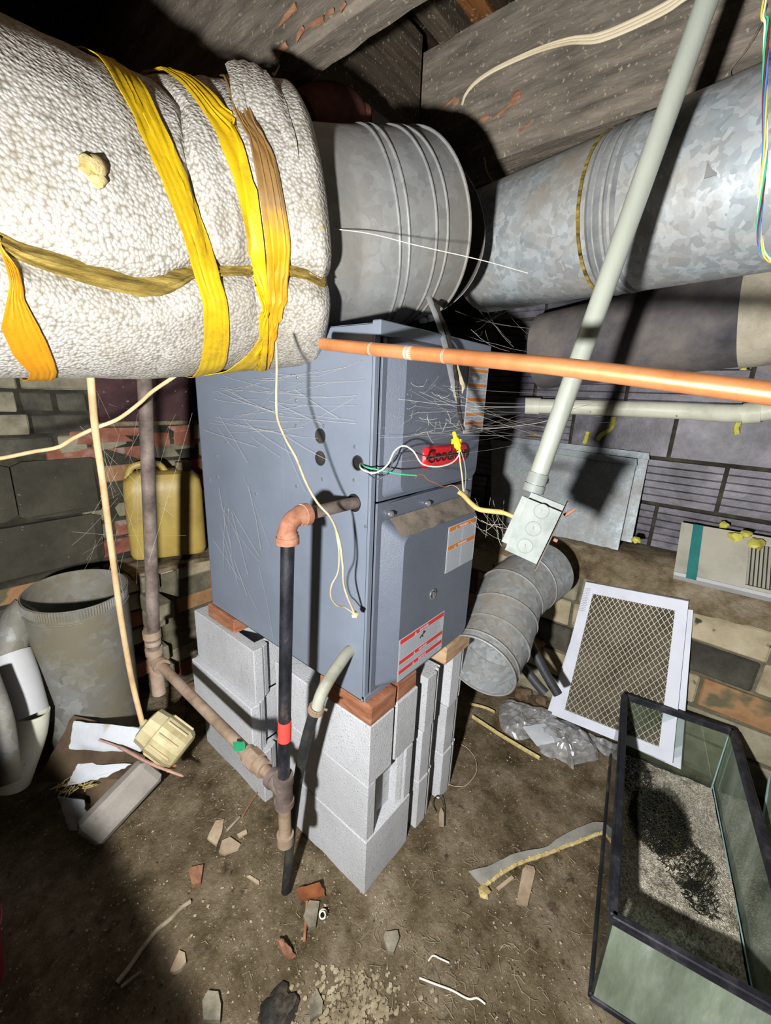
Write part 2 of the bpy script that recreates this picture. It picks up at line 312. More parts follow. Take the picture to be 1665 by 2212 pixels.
# ------------------------------------------------------------------ mesh helpers
class MB:
    def __init__(s): s.v = []; s.f = []; s.mi = []; s.sm = []
    def add(s, vs, fs, mi=0, smooth=True):
        b = len(s.v); s.v += [Vector(p) for p in vs]
        for f in fs: s.f.append([b+i for i in f]); s.mi.append(mi); s.sm.append(smooth)
        return s
    def box(s, c, size, rot=None, bev=0.0, mi=0, jit=0.0):
        bm = bmesh.new(); bmesh.ops.create_cube(bm, size=1.0)
        for v in bm.verts: v.co = Vector((v.co.x*size[0], v.co.y*size[1], v.co.z*size[2]))
        if bev: bmesh.ops.bevel(bm, geom=list(bm.edges), offset=bev, segments=1, affect='EDGES', clamp_overlap=True)
        R = rot if rot is not None else Matrix.Identity(3)
        vs = [Vector(c)+R@(v.co+Vector((random.uniform(-jit, jit), random.uniform(-jit, jit), random.uniform(-jit, jit)))) for v in bm.verts]
        s.add(vs, [[v.index for v in f.verts] for f in bm.faces], mi, False); bm.free(); return s
    def quadbox(s, a, b, c, d, th, mi=0, bev=0.0):
        """slab from the four corners of its front (a b c d anticlockwise seen from outside), thickness th backwards"""
        n = (b-a).cross(d-a).normalized(); q = [a, b, c, d]; r = [p-n*th for p in q]
        s.add(q+r, [[0, 1, 2, 3], [7, 6, 5, 4], [0, 4, 5, 1], [1, 5, 6, 2], [2, 6, 7, 3], [3, 7, 4, 0]], mi, False); return s
    def tube(s, pts, r, n=12, caps=True, mi=0, closed=False, flat=None):
        pts = [Vector(p) for p in pts]; m = len(pts); rs = r if isinstance(r, (list, tuple)) else [r]*m
        T = [(pts[min(i+1, m-1)]-pts[max(i-1, 0)]).normalized() for i in range(m)]
        u = T[0].orthogonal().normalized() if flat is None else (flat-T[0]*flat.dot(T[0])).normalized(); vs = []
        for i in range(m):
            u = (u-T[i]*u.dot(T[i])).normalized(); w_ = T[i].cross(u)
            ra = rs[i] if not isinstance(rs[i], tuple) else rs[i][0]; rb = rs[i] if not isinstance(rs[i], tuple) else rs[i][1]
            for k in range(n):
                a = 2*math.pi*k/n; vs.append(pts[i]+u*(ra*math.cos(a))+w_*(rb*math.sin(a)))
        fs = [[i*n+k, i*n+(k+1) % n, (i+1)*n+(k+1) % n, (i+1)*n+k] for i in range(m-1) for k in range(n)]
        if caps: fs += [list(range(n))[::-1], [(m-1)*n+k for k in range(n)]]
        s.add(vs, fs, mi); return s
    def shell(s, pts, r, th=.002, n=40, mi=0, a0=0, a1=360, flat=None):
        """open-ended thin-walled pipe"""
        pts = [Vector(p) for p in pts]; m = len(pts); rs = r if isinstance(r, (list, tuple)) else [r]*m
        T = [(pts[min(i+1, m-1)]-pts[max(i-1, 0)]).normalized() for i in range(m)]
        u = T[0].orthogonal().normalized() if flat is None else (flat-T[0]*flat.dot(T[0])).normalized(); A = []; B = []
        for i in range(m):
            u = (u-T[i]*u.dot(T[i])).normalized(); w_ = T[i].cross(u)
            for k in range(n):
                a = 2*math.pi*k/n; d = u*math.cos(a)+w_*math.sin(a); A.append(pts[i]+d*rs[i]); B.append(pts[i]+d*(rs[i]-th))
        q = len(A); fs = []
        for i in range(m-1):
            for k in range(n):
                k2 = (k+1) % n
                fs.append([i*n+k, i*n+k2, (i+1)*n+k2, (i+1)*n+k]); fs.append([q+i*n+k, q+(i+1)*n+k, q+(i+1)*n+k2, q+i*n+k2])
        for k in range(n):
            k2 = (k+1) % n; fs.append([k, q+k, q+k2, k2]); e = (m-1)*n; fs.append([e+k, e+k2, q+e+k2, q+e+k])
        s.add(A+B, fs, mi); return s
    def sheet(s, P, th=0.0, mi=0, smooth=True):
        """grid of points P[i][j], optional thickness along the mean normal"""
        m, n = len(P), len(P[0]); vs = [p for row in P for p in row]
        fs = [[i*n+j, i*n+j+1, (i+1)*n+j+1, (i+1)*n+j] for i in range(m-1) for j in range(n-1)]
        if th:
            N = []
            for i in range(m):
                for j in range(n):
                    a = P[min(i+1, m-1)][j]-P[max(i-1, 0)][j]; b = P[i][min(j+1, n-1)]-P[i][max(j-1, 0)]
                    N.append(b.cross(a).normalized())
            q = len(vs); vs2 = [p-nn*th for p, nn in zip(vs, N)]
            fs += [[q+a for a in f[::-1]] for f in fs]
            per = [j for j in range(n)]+[i*n+n-1 for i in range(1, m)]+[(m-1)*n+j for j in range(n-2, -1, -1)]+[i*n for i in range(m-2, 0, -1)]
            L = len(per); fs += [[per[(k+1) % L], per[k], q+per[k], q+per[(k+1) % L]] for k in range(L)]
            vs = vs+vs2
        s.add(vs, fs, mi, smooth); return s
    def disc(s, c, n, r, th=.001, seg=20, mi=0, sy=1.0, up=None):
        n = n.normalized(); u = (up or n.orthogonal()); u = (u-n*u.dot(n)).normalized(); w_ = n.cross(u)
        vs = [c+u*(r*sy*math.cos(2*math.pi*k/seg))+w_*(r*math.sin(2*math.pi*k/seg))-n*0.0002 for k in range(seg)]
        vs2 = [p+n*th for p in vs]
        fs = [[k, (k+1) % seg, seg+(k+1) % seg, seg+k] for k in range(seg)]+[list(range(seg))[::-1], [seg+k for k in range(seg)]]
        s.add(vs+vs2, fs, mi); return s
    def mesh(s, name, mats, sharp=38):
        me = bpy.data.meshes.new(name); me.from_pydata([tuple(p) for p in s.v], [], s.f)
        for m in (mats if isinstance(mats, (list, tuple)) else [mats]): me.materials.append(m)
        me.polygons.foreach_set('material_index', s.mi); me.polygons.foreach_set('use_smooth', s.sm)
        me.update(); me.validate()
        if any(s.sm): me.set_sharp_from_angle(angle=math.radians(sharp))
        return me
def tag(o, label=None, cat=None, group=None, kind=None):
    if label: o['label'] = label
    if cat: o['category'] = cat
    if group: o['group'] = group
    if kind: o['kind'] = kind
    return o
def thing(name, label, cat, loc, group=None):
    o = bpy.data.objects.new(name, None); COL.objects.link(o); o.location = loc; o.empty_display_size = .05
    return tag(o, label, cat, group)
def wloc(o):
    l = Vector((0, 0, 0))
    while o: l += o.location; o = o.parent
    return l
def obj(name, mb, mat, parent=None, label=None, cat=None, group=None, kind=None, sharp=38):
    """link a mesh built in room coordinates; top-level meshes get their origin at their base"""
    me = mb.mesh(name, mat, sharp); o = bpy.data.objects.new(name, me); COL.objects.link(o)
    if parent is not None:
        o.parent = parent; me.transform(Matrix.Translation(-wloc(parent)))
    else:
        vs = [v.co for v in me.vertices]
        c = Vector(((min(v.x for v in vs)+max(v.x for v in vs))/2, (min(v.y for v in vs)+max(v.y for v in vs))/2, min(v.z for v in vs)))
        me.transform(Matrix.Translation(-c)); o.location = c
    return tag(o, label, cat, group, kind)
def place(name, me, mat, parent, loc, rot=None):
    o = bpy.data.objects.new(name, me); COL.objects.link(o)
    if parent: o.parent = parent; o.location = Vector(loc)-wloc(parent)
    else: o.location = loc
    if rot: o.rotation_euler = rot
    if mat: o.material_slots[0].link = 'OBJECT'; o.material_slots[0].material = mat
    return o
def spline(P, n=8):
    P = [Vector(p) for p in P]; out = []
    Q = [P[0]*2-P[1]]+P+[P[-1]*2-P[-2]]
    for i in range(1, len(Q)-2):
        a, b, c, d = Q[i-1:i+3]
        for k in range(n):
            t = k/n; out.append(.5*((2*b)+(c-a)*t+(2*a-5*b+4*c-d)*t*t+(3*b-a-3*c+d)*t**3))
    out.append(P[-1]); return out
def lerp1(xs, ys, x):
    return float(np.interp(x, xs, ys))
def text_mb(mb, txt, size, O, U, W, depth, mi=0, center=False):
    cu = bpy.data.curves.new('t', 'FONT'); cu.body = txt; cu.size = size; cu.extrude = depth; cu.resolution_u = 2
    if center: cu.align_x = 'CENTER'
    o = bpy.data.objects.new('t', cu); COL.objects.link(o); dg = bpy.context.evaluated_depsgraph_get()
    me = bpy.data.meshes.new_from_object(o.evaluated_get(dg)); N = U.cross(W)
    mb.add([O+U*v.co.x+W*v.co.y+N*v.co.z for v in me.vertices], [list(p.vertices) for p in me.polygons], mi, False)
    bpy.data.objects.remove(o); bpy.data.curves.remove(cu); bpy.data.meshes.remove(me)
def rock_mb(c, r, sq=(1, 1, .6), seed=0, sub=2, amp=.35):
    mb = MB(); bm = bmesh.new(); bmesh.ops.create_icosphere(bm, subdivisions=sub, radius=1.0)
    off = Vector((seed*3.7, seed*1.9, seed*.7))
    vs = []
    for v in bm.verts:
        k = 1+amp*noise.noise(v.co*1.6+off)+amp*.4*noise.noise(v.co*4+off)
        vs.append(Vector(c)+Vector((v.co.x*sq[0], v.co.y*sq[1], v.co.z*sq[2]))*r*k)
    mb.add(vs, [[v.index for v in f.verts] for f in bm.faces], 0, True); bm.free(); return mb
# ================================================================== STRUCTURE
def fz(x, y):
    p = Vector((x, y, 0)); return .010*noise.noise(p*2.3)+.007*noise.noise(p*9)+.003*noise.noise(p*31)
mb = MB(); NX, NY = 170, 210
P = [[V(-1.9+3.2*i/NX, -1.7+3.4*j/NY, 0) for j in range(NY+1)] for i in range(NX+1)]
for r_ in P:
    for p in r_: p.z = fz(p.x, p.y)-.004
mb.sheet([list(q) for q in zip(*P)], 0)
obj('floor', mb, MT['floor'], kind='structure')

def brick_mesh(name, L, H, D, seed, bev=.006, j=.004):
    random.seed(seed); mb = MB(); mb.box((0, 0, 0), (L, D, H), bev=bev, jit=j*.35)
    # gentle skew of the whole piece
    sx = random.uniform(-j, j); sz = random.uniform(-j, j)
    for v in mb.v: v.z += sz*v.x/L; v.x += sx*v.z/H; v.y += random.uniform(-j, j)*.4
    me = mb.mesh(name, None or MT['mortar'], 20); return me
def bricks(parent, O, U, N, u0, u1, z0, rows, h, L, D, pick, skip=None, gap=.012, seed=1, name='brick', proud=.006):
    """courses of separate bricks on a wall: O origin on the face, U along, N out of the wall"""
    ms = [brick_mesh(name, L-gap, h-gap, D, seed*10+i) for i in range(4)]
    hs = [brick_mesh(name+'_half', L*.48-gap, h-gap, D, seed*10+7+i) for i in range(2)]
    rng = random.Random(seed); ang = math.atan2(U.y, U.x); n = 0
    for r in range(rows):
        u = u0-rng.uniform(0, .5)*L-(L/2 if r % 2 else 0)
        while u < u1:
            half = rng.random() < .14; l = L*.48 if half else L
            uc = u+l/2; z = z0+(r+.5)*h
            u += l
            c = O+U*uc; c.z = z
            if uc-l/2 > u1 or uc+l/2 < u0: continue
            if skip and skip(uc, z): continue
            px = proj(c+N*0)
            if px[2] < .1 or not (-140 < px[0] < 1800 and -100 < px[1] < 2300): continue
            mat = pick(uc, z, rng)
            place(name, rng.choice(hs if half else ms), mat, parent, c+N*(rng.uniform(-.004, proud)-D/2+.004), (rng.uniform(-.012, .012), rng.uniform(-.02, .02), ang+rng.uniform(-.02, .02)))
            n += 1
    return n
# ---- right wall: low brick foundation, sloping cement ledge, glazed block wall above
WR = thing('wall_right', None, None, (1.3, -.3, 0)); WR['kind'] = 'structure'
mb = MB(); mb.box((1.285, -.2, .33), (.19, 3.4, .69)); obj('mortar_core', mb, MT['mortar'], WR)
def pick_r(u, z, r):
    # u runs towards the camera side (-y)
    if z > .5 and u < .62 and u > .2: return r.choice([BR[0], BR[1], BR[1]])
    return r.choice([BR[0], BR[1], BR[1], BR[0], BR[2], BR[1], BR[4]] if u > .35 else [BR[0], BR[0], BR[4], BR[2], BR[3], BR[1]])
bricks(WR, V(1.185, .3, 0), V(0, -1, 0), V(-1, 0, 0), -.15, 1.35, .02, 5, .130, .32, .1, pick_r, seed=3, proud=.012)
mb = MB(); rows = []
for j in range(90):
    y = .55-j*.022; row = []
    for x, z in [(1.17, .655), (1.165, .675), (1.185, .70), (1.215, .735), (1.25, .765), (1.29, .78), (1.37, .785), (1.46, .785)]:
        q = V(x, y, z); k = noise.noise(q*7)*.030+noise.noise(q*24)*.014+noise.noise(q*60)*.005
        row.append(V(x-k*.6, y, z+k*(.9 if x < 1.28 else .35)))
    rows.append(row)
mb.sheet(rows, 0); obj('cement_ledge', mb, MT['cement'], WR)
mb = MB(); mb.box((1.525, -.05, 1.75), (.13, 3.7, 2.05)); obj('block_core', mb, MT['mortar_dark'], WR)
def tile_mesh(name, L, H, D, grooves, seed):
    random.seed(seed); prof = [(-.0, -H/2), (-D, -H/2)]
    n = grooves; prof = []
    for i in range(n):
        z0 = -H/2+H*i/n; z1 = -H/2+H*(i+1)/n
        prof += [(-D/2, z0+.003), (-D/2, z1-.003), (-D/2+.005, z1)] if i < n-1 else [(-D/2, z0+.003), (-D/2, z1-.004)]
    prof = [(D/2, -H/2)]+[(-D/2, -H/2+.001)]+prof[1:]+[(D/2, H/2)]
    m = len(prof); vs = [V(-L/2, y, z) for y, z in prof]+[V(L/2, y, z) for y, z in prof]
    fs = [[i, (i+1) % m, m+(i+1) % m, m+i] for i in range(m)]+[list(range(m))[::-1], [m+i for i in range(m)]]
    mb = MB(); mb.add(vs, fs, 0, False); return mb.mesh(name, MT['tile'])
tm = tile_mesh('tile_block', .385, .183, .06, 6, 1); tms = tile_mesh('tile_block_plain', .385, .183, .06, 1, 2); rng = random.Random(5)
for r in range(8):
    z = .785+.195*(r+.5)
    for i in range(6):
        y = .62-.40*i-(.2 if r % 2 else 0)+.03
        q = proj(V(1.45, y, z))
        if q[0] > 1950 or q[0] < 850: continue
        place('tile_block', tms if (rng.random() < .2) else tm, MT['tile'], WR, (1.475+rng.uniform(-.004, .004), y, z), (rng.uniform(-.006, .006), 0, -math.pi/2+rng.uniform(-.008, .008)))
# ---- back wall
WB = thing('wall_back', None, None, (0, 1.6, 0)); WB['kind'] = 'structure'
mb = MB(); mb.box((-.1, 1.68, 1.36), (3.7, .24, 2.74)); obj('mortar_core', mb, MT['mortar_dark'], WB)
bricks(WB, V(0, 1.56, 0), V(1, 0, 0), V(0, -1, 0), -.75, .5, 1.09, 6, .085, .235, .06, lambda u, z, r: (r.choice([BR[0], BR[4], BR[0]]) if u < -.12 else r.choice([BR[4], BR[0]])) if z > 1.18 or u < -.1 else r.choice([BR[3], BR[3], BR[0]]), seed=8, skip=lambda u, z: u > -.04 and 1.19 < z < 1.5)
bricks(WB, V(0, 1.56, 0), V(1, 0, 0), V(0, -1, 0), -.06, .75, .61, 7, .085, .21, .07, lambda u, z, r: r.choice([BR[3], BR[3], BR[2], BR[1], BR[0]]), seed=9, skip=lambda u, z: z > 1.19)
bricks(WB, V(0, 1.56, 0), V(1, 0, 0), V(0, -1, 0), -.85, -.0, .50, 1, .085, .2, .10, lambda u, z, r: r.choice([BR[5], BR[2], BR[5]]), seed=10, proud=.012)
bricks(WB, V(0, 1.56, 0), V(1, 0, 0), V(0, -1, 0), -.85, -.02, .03, 5, .094, .23, .08, lambda u, z, r: r.choice([BR[4], BR[0]]), seed=11)
def stone_mesh(name, L, H, D, seed):
    mb = MB(); bm = bmesh.new(); bmesh.ops.create_cube(bm, size=1.0); bmesh.ops.bevel(bm, geom=list(bm.edges), offset=.09, segments=1, affect='EDGES')
    rs = random.Random(seed)
    vs = [V(v.co.x*L+rs.uniform(-.008, .008), v.co.y*D+rs.uniform(-.006, .006), v.co.z*H+rs.uniform(-.008, .008)) for v in bm.verts]
    mb.add(vs, [[v.index for v in f.verts] for f in bm.faces], 0, False); bm.free(); return mb.mesh(name, MT['stone'], 25)
for i, (x0, x1, z0, z1) in enumerate([(-.80, -.47, .60, .84), (-.465, -.08, .60, .835), (-.78, -.36, .845, 1.08), (-.35, -.06, .845, 1.08), (-.9, -.81, .6, 1.08)]):
    place('stone', stone_mesh('stone', x1-x0-.008, z1-z0-.008, .12, i), MT['stone'], WB, ((x0+x1)/2, 1.585, (z0+z1)/2))
mb = MB(); mb.box((.16, 1.525, 1.345), (.40, .02, .24), bev=.002); mb.box((.16, 1.515, 1.215), (.42, .03, .02), bev=.004, mi=1)
obj('board_panel', mb, [MT['maroon'], MT['cement']], WB)
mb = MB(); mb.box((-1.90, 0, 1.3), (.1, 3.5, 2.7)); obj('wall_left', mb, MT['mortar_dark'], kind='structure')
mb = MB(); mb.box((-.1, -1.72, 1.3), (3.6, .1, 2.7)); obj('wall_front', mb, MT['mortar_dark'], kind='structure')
# ---- brick pier carrying the jug
PIER = thing('brick_pier', 'crumbling low red brick pier under the amber jug', 'brick pier', (.17, 1.38, 0))
mb = MB(); mb.box((.2, 1.42, .285), (.50, .26, .57)); obj('mortar_core', mb, MT['mortar'], PIER)
bricks(PIER, V(0, 1.30, 0), V(1, 0, 0), V(0, -1, 0), -.04, .46, .02, 7, .083, .21, .07, lambda u, z, r: BR[1] if z > .5 else r.choice([BR[3], BR[3], BR[2], BR[0]]), seed=14, proud=.014)
bricks(PIER, V(-.05, 1.30, 0), V(0, 1, 0), V(-1, 0, 0), .0, .24, .02, 7, .083, .21, .07, lambda u, z, r: r.choice([BR[1], BR[0]]), seed=15)
rows = []
for i in range(14):
    rows.append([V(-.075+.038*i, 1.275+.03*j, .603+.012*noise.noise(V(i*.5, j*.5, 3))) for j in range(9)])
mb = MB(); mb.sheet([list(q) for q in zip(*rows)], .02); obj('mortar_cap', mb, MT['cement'], PIER)
# ---- ceiling: deck boards and joists
CE = thing('ceiling', None, None, (0, 0, 2.55)); CE['kind'] = 'structure'
for i in range(16):
    mb = MB(); mb.box((0, 0, 0), (3.4, .188, .024), bev=.003, jit=.001)
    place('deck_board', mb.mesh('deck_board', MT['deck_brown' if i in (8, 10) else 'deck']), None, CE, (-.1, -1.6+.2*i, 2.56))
def joist(name, x0, x1, z0, z1, mat, seed, y0=-1.75, y1=1.58):
    n = 60; rows = []; rs = V(seed, 0, 0)
    for i in range(n+1):
        y = y0+(y1-y0)*i/n; row = []
        for x, z in [(x0, z1), (x0, (z0*2+z1)/3+.03), (x0, z0+.012), (x0+.01, z0), (x1-.01, z0), (x1, z0+.012), (x1, z1)]:
            k = .006*noise.noise(V(x*4, y*3, z*4)+rs)+.004*noise.noise(V(x*20, y*14, z*20)+rs)
            row.append(V(x+k*(1 if x < (x0+x1)/2 else -1), y, z+(k if z < z1 else 0)))
        rows.append(row)
    mb = MB(); mb.sheet(rows, 0, smooth=True); a = rows[0]; b = rows[-1]
    mb.add(a, [list(range(7))], 0, False); mb.add(b, [list(range(7))[::-1]], 0, False)
    return obj(name, mb, mat, CE, sharp=30)
J2 = joist('joist', .72, .86, 2.10, 2.47, MT['timber'], 2)
J1 = joist('joist', .07, .15, 2.09, 2.54, MT['timber'], 9)
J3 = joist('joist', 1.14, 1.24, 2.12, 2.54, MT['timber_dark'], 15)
for y in (-1.2, -.62, -.02, .40, .95):
    mb = MB(); mb.box((.95, y, 2.51), (1.1, .06, .085), bev=.006, jit=.003); obj('cross_joist', mb, MT['timber_x'], CE)
mb = MB(); mb.box((.44, .52, 2.33), (.52, .09, .34), bev=.008, jit=.004); obj('blocking', mb, MT['timber_x'], CE)
# torn splinters on the big joist
mb = MB()
for cx, cy, w_, h_, a in [(965, 228, 55, 12, -.3), (985, 222, 20, 22, .2), (1045, 258, 26, 20, 0), (1085, 240, 45, 10, -.35), (1115, 210, 20, 34, .3), (1032, 318, 50, 9, -.32), (1135, 275, 30, 6, -.3)]:
    c = onx(cx, cy, .722); q = proj(c); s_ = q[2]/FPX
    bm = bmesh.new(); bmesh.ops.create_icosphere(bm, subdivisions=2, radius=1)
    R = Matrix.Rotation(a, 3, 'X')
    vs = [c+R@V(v.co.x*.005, v.co.y*w_*s_*.6*(1+.4*noise.noise(v.co*3)), v.co.z*h_*s_*.45*(1+.5*noise.noise(v.co*4))) for v in bm.verts]
    mb.add(vs, [[v.index for v in f.verts] for f in bm.faces]); bm.free()
obj('torn_splinters', mb, MT['splinter'], J2)
mb = MB()
for (a, b, wd) in [((745, 8), (735, 28), .004), ((722, 22), (704, 32), .004), ((700, 40), (660, 62), .006), ((655, 60), (640, 92), .005), ((620, 95), (590, 130), .006), ((640, 12), (600, 60), .006), ((615, 100), (600, 118), .007)]:
    A = onx(a[0], a[1], .066); B = onx(b[0], b[1], .062); mb.tube([A, (A+B)/2+V(-.003, 0, -.002), B], [wd, wd*.8, .001], 6)
obj('ragged_splinters', mb, MT['splinter'], J1)

# ================================================================== CINDER BLOCKS
H = .194
def cblock(x0, x1, y0, y1, z0, z1, kind='plain', axis='y', lip=.0):
    """concrete block; kind 'flange' has a hollow end recess with two flanges on the -y end, 'solid' a flat end"""
    mb = MB(); cx = (x0+x1)/2
    if kind == 'flange':
        d = .035; f = (x1-x0)*.30
        O_ = [(x0, y0), (x0+f*.55, y0), (x0+f*.62, y0+.006), (x0+f*.7, y0+.006), (x0+f, y0+d*.4), (x0+f, y0+d), (x1-f, y0+d), (x1-f, y0+d*.4), (x1-f*.7, y0+.006), (x1-f*.62, y0+.006), (x1-f*.55, y0), (x1, y0), (x1, y1), (x0, y1)]
    elif kind == 'groove':
        w_ = x1-x0; O_ = [(x0, y0), (x0+w_*.62, y0), (x0+w_*.63, y0+.012), (x0+w_*.72, y0+.012), (x0+w_*.73, y0+.004), (x0+w_*.84, y0+.004), (x0+w_*.85, y0+.014), (x1-w_*.08, y0+.014), (x1, y0+.008), (x1, y1), (x0, y1)]
    else: O_ = [(x0, y0), (x1, y0), (x1, y1), (x0, y1)]
    bm = bmesh.new(); lo_ = [bm.verts.new((x, y, z0+.001)) for x, y in O_]; hi = [bm.verts.new((x, y, z1-.001)) for x, y in O_]
    n = len(O_)
    for i in range(n): bm.faces.new([lo_[i], lo_[(i+1) % n], hi[(i+1) % n], hi[i]])
    bm.faces.new(lo_[::-1])
    # top with two core openings when wide enough
    if x1-x0 > .15:
        ins = []
        L = y1-y0; wl = .034
        for a, b in ((y0+.045, y0+L/2-.016), (y0+L/2+.016, y1-.045)):
            r1 = [bm.verts.new((x, y, z1-.001)) for x, y in ((x0+wl, a), (x1-wl, a), (x1-wl, b), (x0+wl, b))]
            r2 = [bm.verts.new((v.co.x, v.co.y, z0+.02)) for v in r1]
            for i in range(4): bm.faces.new([r1[(i+1) % 4], r1[i], r2[i], r2[(i+1) % 4]])
            bm.faces.new(r2); ins.append(r1)
        E_ = []
        for ring in [hi]+ins:
            for i in range(len(ring)):
                e = bm.edges.get((ring[i], ring[(i+1) % len(ring)])) or bm.edges.new((ring[i], ring[(i+1) % len(ring)])); E_.append(e)
        bmesh.ops.triangle_fill(bm, edges=E_, use_beauty=True, use_dissolve=True)
    else: bm.faces.new(hi)
    bmesh.ops.recalc_face_normals(bm, faces=bm.faces)
    es = [e for e in bm.edges if len(e.link_faces) == 2 and e.calc_face_angle(0) > .9]
    bmesh.ops.bevel(bm, geom=es, offset=.0025, segments=1, affect='EDGES', clamp_overlap=True)
    bm.verts.index_update()
    mb.add([v.co.copy() for v in bm.verts], [[v.index for v in f.verts] for f in bm.faces], 0, False); bm.free(); return mb
G1 = 'concrete blocks under the furnace'
def cb(label, *a, **k): return obj('concrete_block', cblock(*a, **k), MT['block'], None, label, 'concrete block', G1)
cb('flat-ended concrete block at floor level on the nearest corner of the furnace stand', 0, .205, 0, .394, -.012, H, 'solid')
cb('middle concrete block of the nearest corner stack with a hollow flanged end', .002, .205, .002, .394, H, 2*H, 'flange')
cb('top left narrow concrete block of the nearest corner stack, under the reddish brick', 0, .098, 0, .394, 2*H, 3*H, 'solid')
cb('top right narrow concrete block of the nearest corner stack, beside a dark joint', .110, .207, 0, .394, 2*H+.004, 3*H+.004, 'solid')
for nm, x0, x1 in (('slim column just right of the corner stack', .252, .338), ('rightmost slim column', .395, .492)):
    for i, wd in enumerate(('bottom', 'middle', 'top')):
        cb('%s grooved concrete block in the %s' % (wd, nm), x0+.002*i, x1+.001*i, .0+.003*(i % 2), .394, i*H-(.012 if i == 0 else 0), (i+1)*H, 'groove')
for i, (wd, dx) in enumerate((('floor-level', .0), ('middle, outward-stepped', -.03), ('top', -.005))):
    cb('%s concrete block of the rear stack behind the gas pipe' % wd, dx-.02, dx+.183, .45+.01*i, .85, i*H-(.012 if i == 0 else 0)+.012*(i > 0), (i+1)*H+.012, 'flange')
def shim(label, x0, x1, y0, y1, z0, z1, mat, name='shim_brick', cat='brick'):
    mb = MB(); mb.box(((x0+x1)/2, (y0+y1)/2, (z0+z1)/2), (x1-x0, y1-y0, z1-z0), bev=.004, jit=.0015); return obj(name, mb, mat, None, label, cat, 'packing pieces under the furnace')
shim('reddish brown brick under the nearest furnace corner', 0, .104, 0, .19, 3*H, 3*H+.061, MT['shim'])
shim('short brown brick with split end right of the corner brick', .112, .20, .004, .10, 3*H+.004, 3*H+.061, MT['shim'])
shim('tan wooden block under the right end of the furnace door side', .345, .50, -.004, .15, 3*H, 3*H+.061, MT['shim_tan'], 'shim_block', 'wood block')
shim('orange brick on top of the rear block stack', -.012, .09, .60, .77, 3*H+.012, 3*H+.0615, MT['shim'])

# ================================================================== FURNACE
W_, D0, D1, Z0, Z1 = .456, .024, .753, .644, 1.521
F = thing('furnace', 'blue-grey steel furnace cabinet standing on concrete blocks', 'furnace', (.228, .39, .644))
def side_panel_mb():
    bm = bmesh.new(); E_ = []
    def ring(pts):
        vs = [bm.verts.new(p) for p in pts]
        for i in range(len(vs)): E_.append(bm.edges.new((vs[i], vs[(i+1) % len(vs)])))
    ring([(0, D0+.006, Z0), (0, D1, Z0), (0, D1, Z1), (0, D0+.006, Z1)])
    for y, z, ry, rz in ((.064, 1.242, .016, .016), (.073, 1.151, .021, .021)):
        ring([(0, y+ry*math.cos(t*math.pi/12), z+rz*math.sin(t*math.pi/12)) for t in range(24)])
    bmesh.ops.triangle_fill(bm, edges=E_, use_beauty=True)
    mb = MB(); bm.verts.index_update(); mb.add([v.co.copy() for v in bm.verts], [[v.index for v in f.verts] for f in bm.faces], 0, False)
    bm.free(); return mb
mb = side_panel_mb()
mb.box((W_-.001, (D0+D1)/2+.003, (Z0+Z1)/2), (.002, D1-D0-.006, Z1-Z0))
mb.box((W_/2, D1, (Z0+Z1)/2), (W_, .002, Z1-Z0)); mb.box((W_/2, (D0+D1)/2, Z0+.001), (W_, D1-D0, .002)); mb.box((W_/2, (D0+D1)/2, Z1), (W_, D1-D0, .002))
# folded front flanges and the top trim
mb.box((.0075, D0+.004, (Z0+Z1)/2), (.015, .008, Z1-Z0), bev=.001); mb.box((W_-.0075, D0+.004, (Z0+Z1)/2), (.015, .008, Z1-Z0), bev=.001)
mb.box((W_/2, D0+.002, Z0+.008), (W_, .012, .016), bev=.001)
mb.box((W_/2+.004, D0-.002, Z1-.008), (W_+.012, .022, .028), bev=.002)
obj('cabinet', mb, MT['furnace'], F)
mb = MB(); mb.box((W_/2+.01, D0+.035, (Z0+Z1)/2), (W_-.03, .02, Z1-Z0-.01)); mb.box((.03, D0+.08, 1.19), (.05, .12, .2)); obj('inside_shade', mb, MT['gap_shade'], F)  # black boxes paint the shade inside the cabinet
mb = MB(); mb.box((-.0012, .335, (Z0+Z1)/2), (.0018, .006, Z1-Z0-.01)); obj('side_seam', mb, MT['furnace'], F)
for y, z in ((.185, 1.289), (.185, 1.237)):
    mb = MB(); mb.disc(V(0, y, z), V(-1, 0, 0), .0175, .0015); obj('hole_plug', mb, MT['hose_black'], F)
mb = MB()
for a in (0,):
    mb.tube([V(-.001, .064+.0155*math.cos(t*math.pi/12), 1.242+.0155*math.sin(t*math.pi/12)) for t in range(25)], .0016, 6, caps=False)
obj('grommet', mb, MT['hose_black'], F)
for px, py in [(640, 865), (700, 920), (640, 985), (767, 965), (697, 1035), (765, 1037), (553, 1067), (648, 1098), (641, 1050), (790, 1137), (470, 1030), (490, 955), (468, 985), (452, 1037), (492, 1102), (590, 1390), (697, 1462), (782, 1512), (643, 815), (640, 920)]:
    c = onx(px, py, 0)
    if not (D0 < c.y < D1 and Z0 < c.z < Z1): continue
    mb = MB(); mb.disc(c, V(-1, 0, 0), .0042, .0022, 8); mb.disc(c+V(-.002, 0, 0), V(-1, 0, 0), .0022, .0012, 6); obj('screw_head', mb, MT['screw'], F)
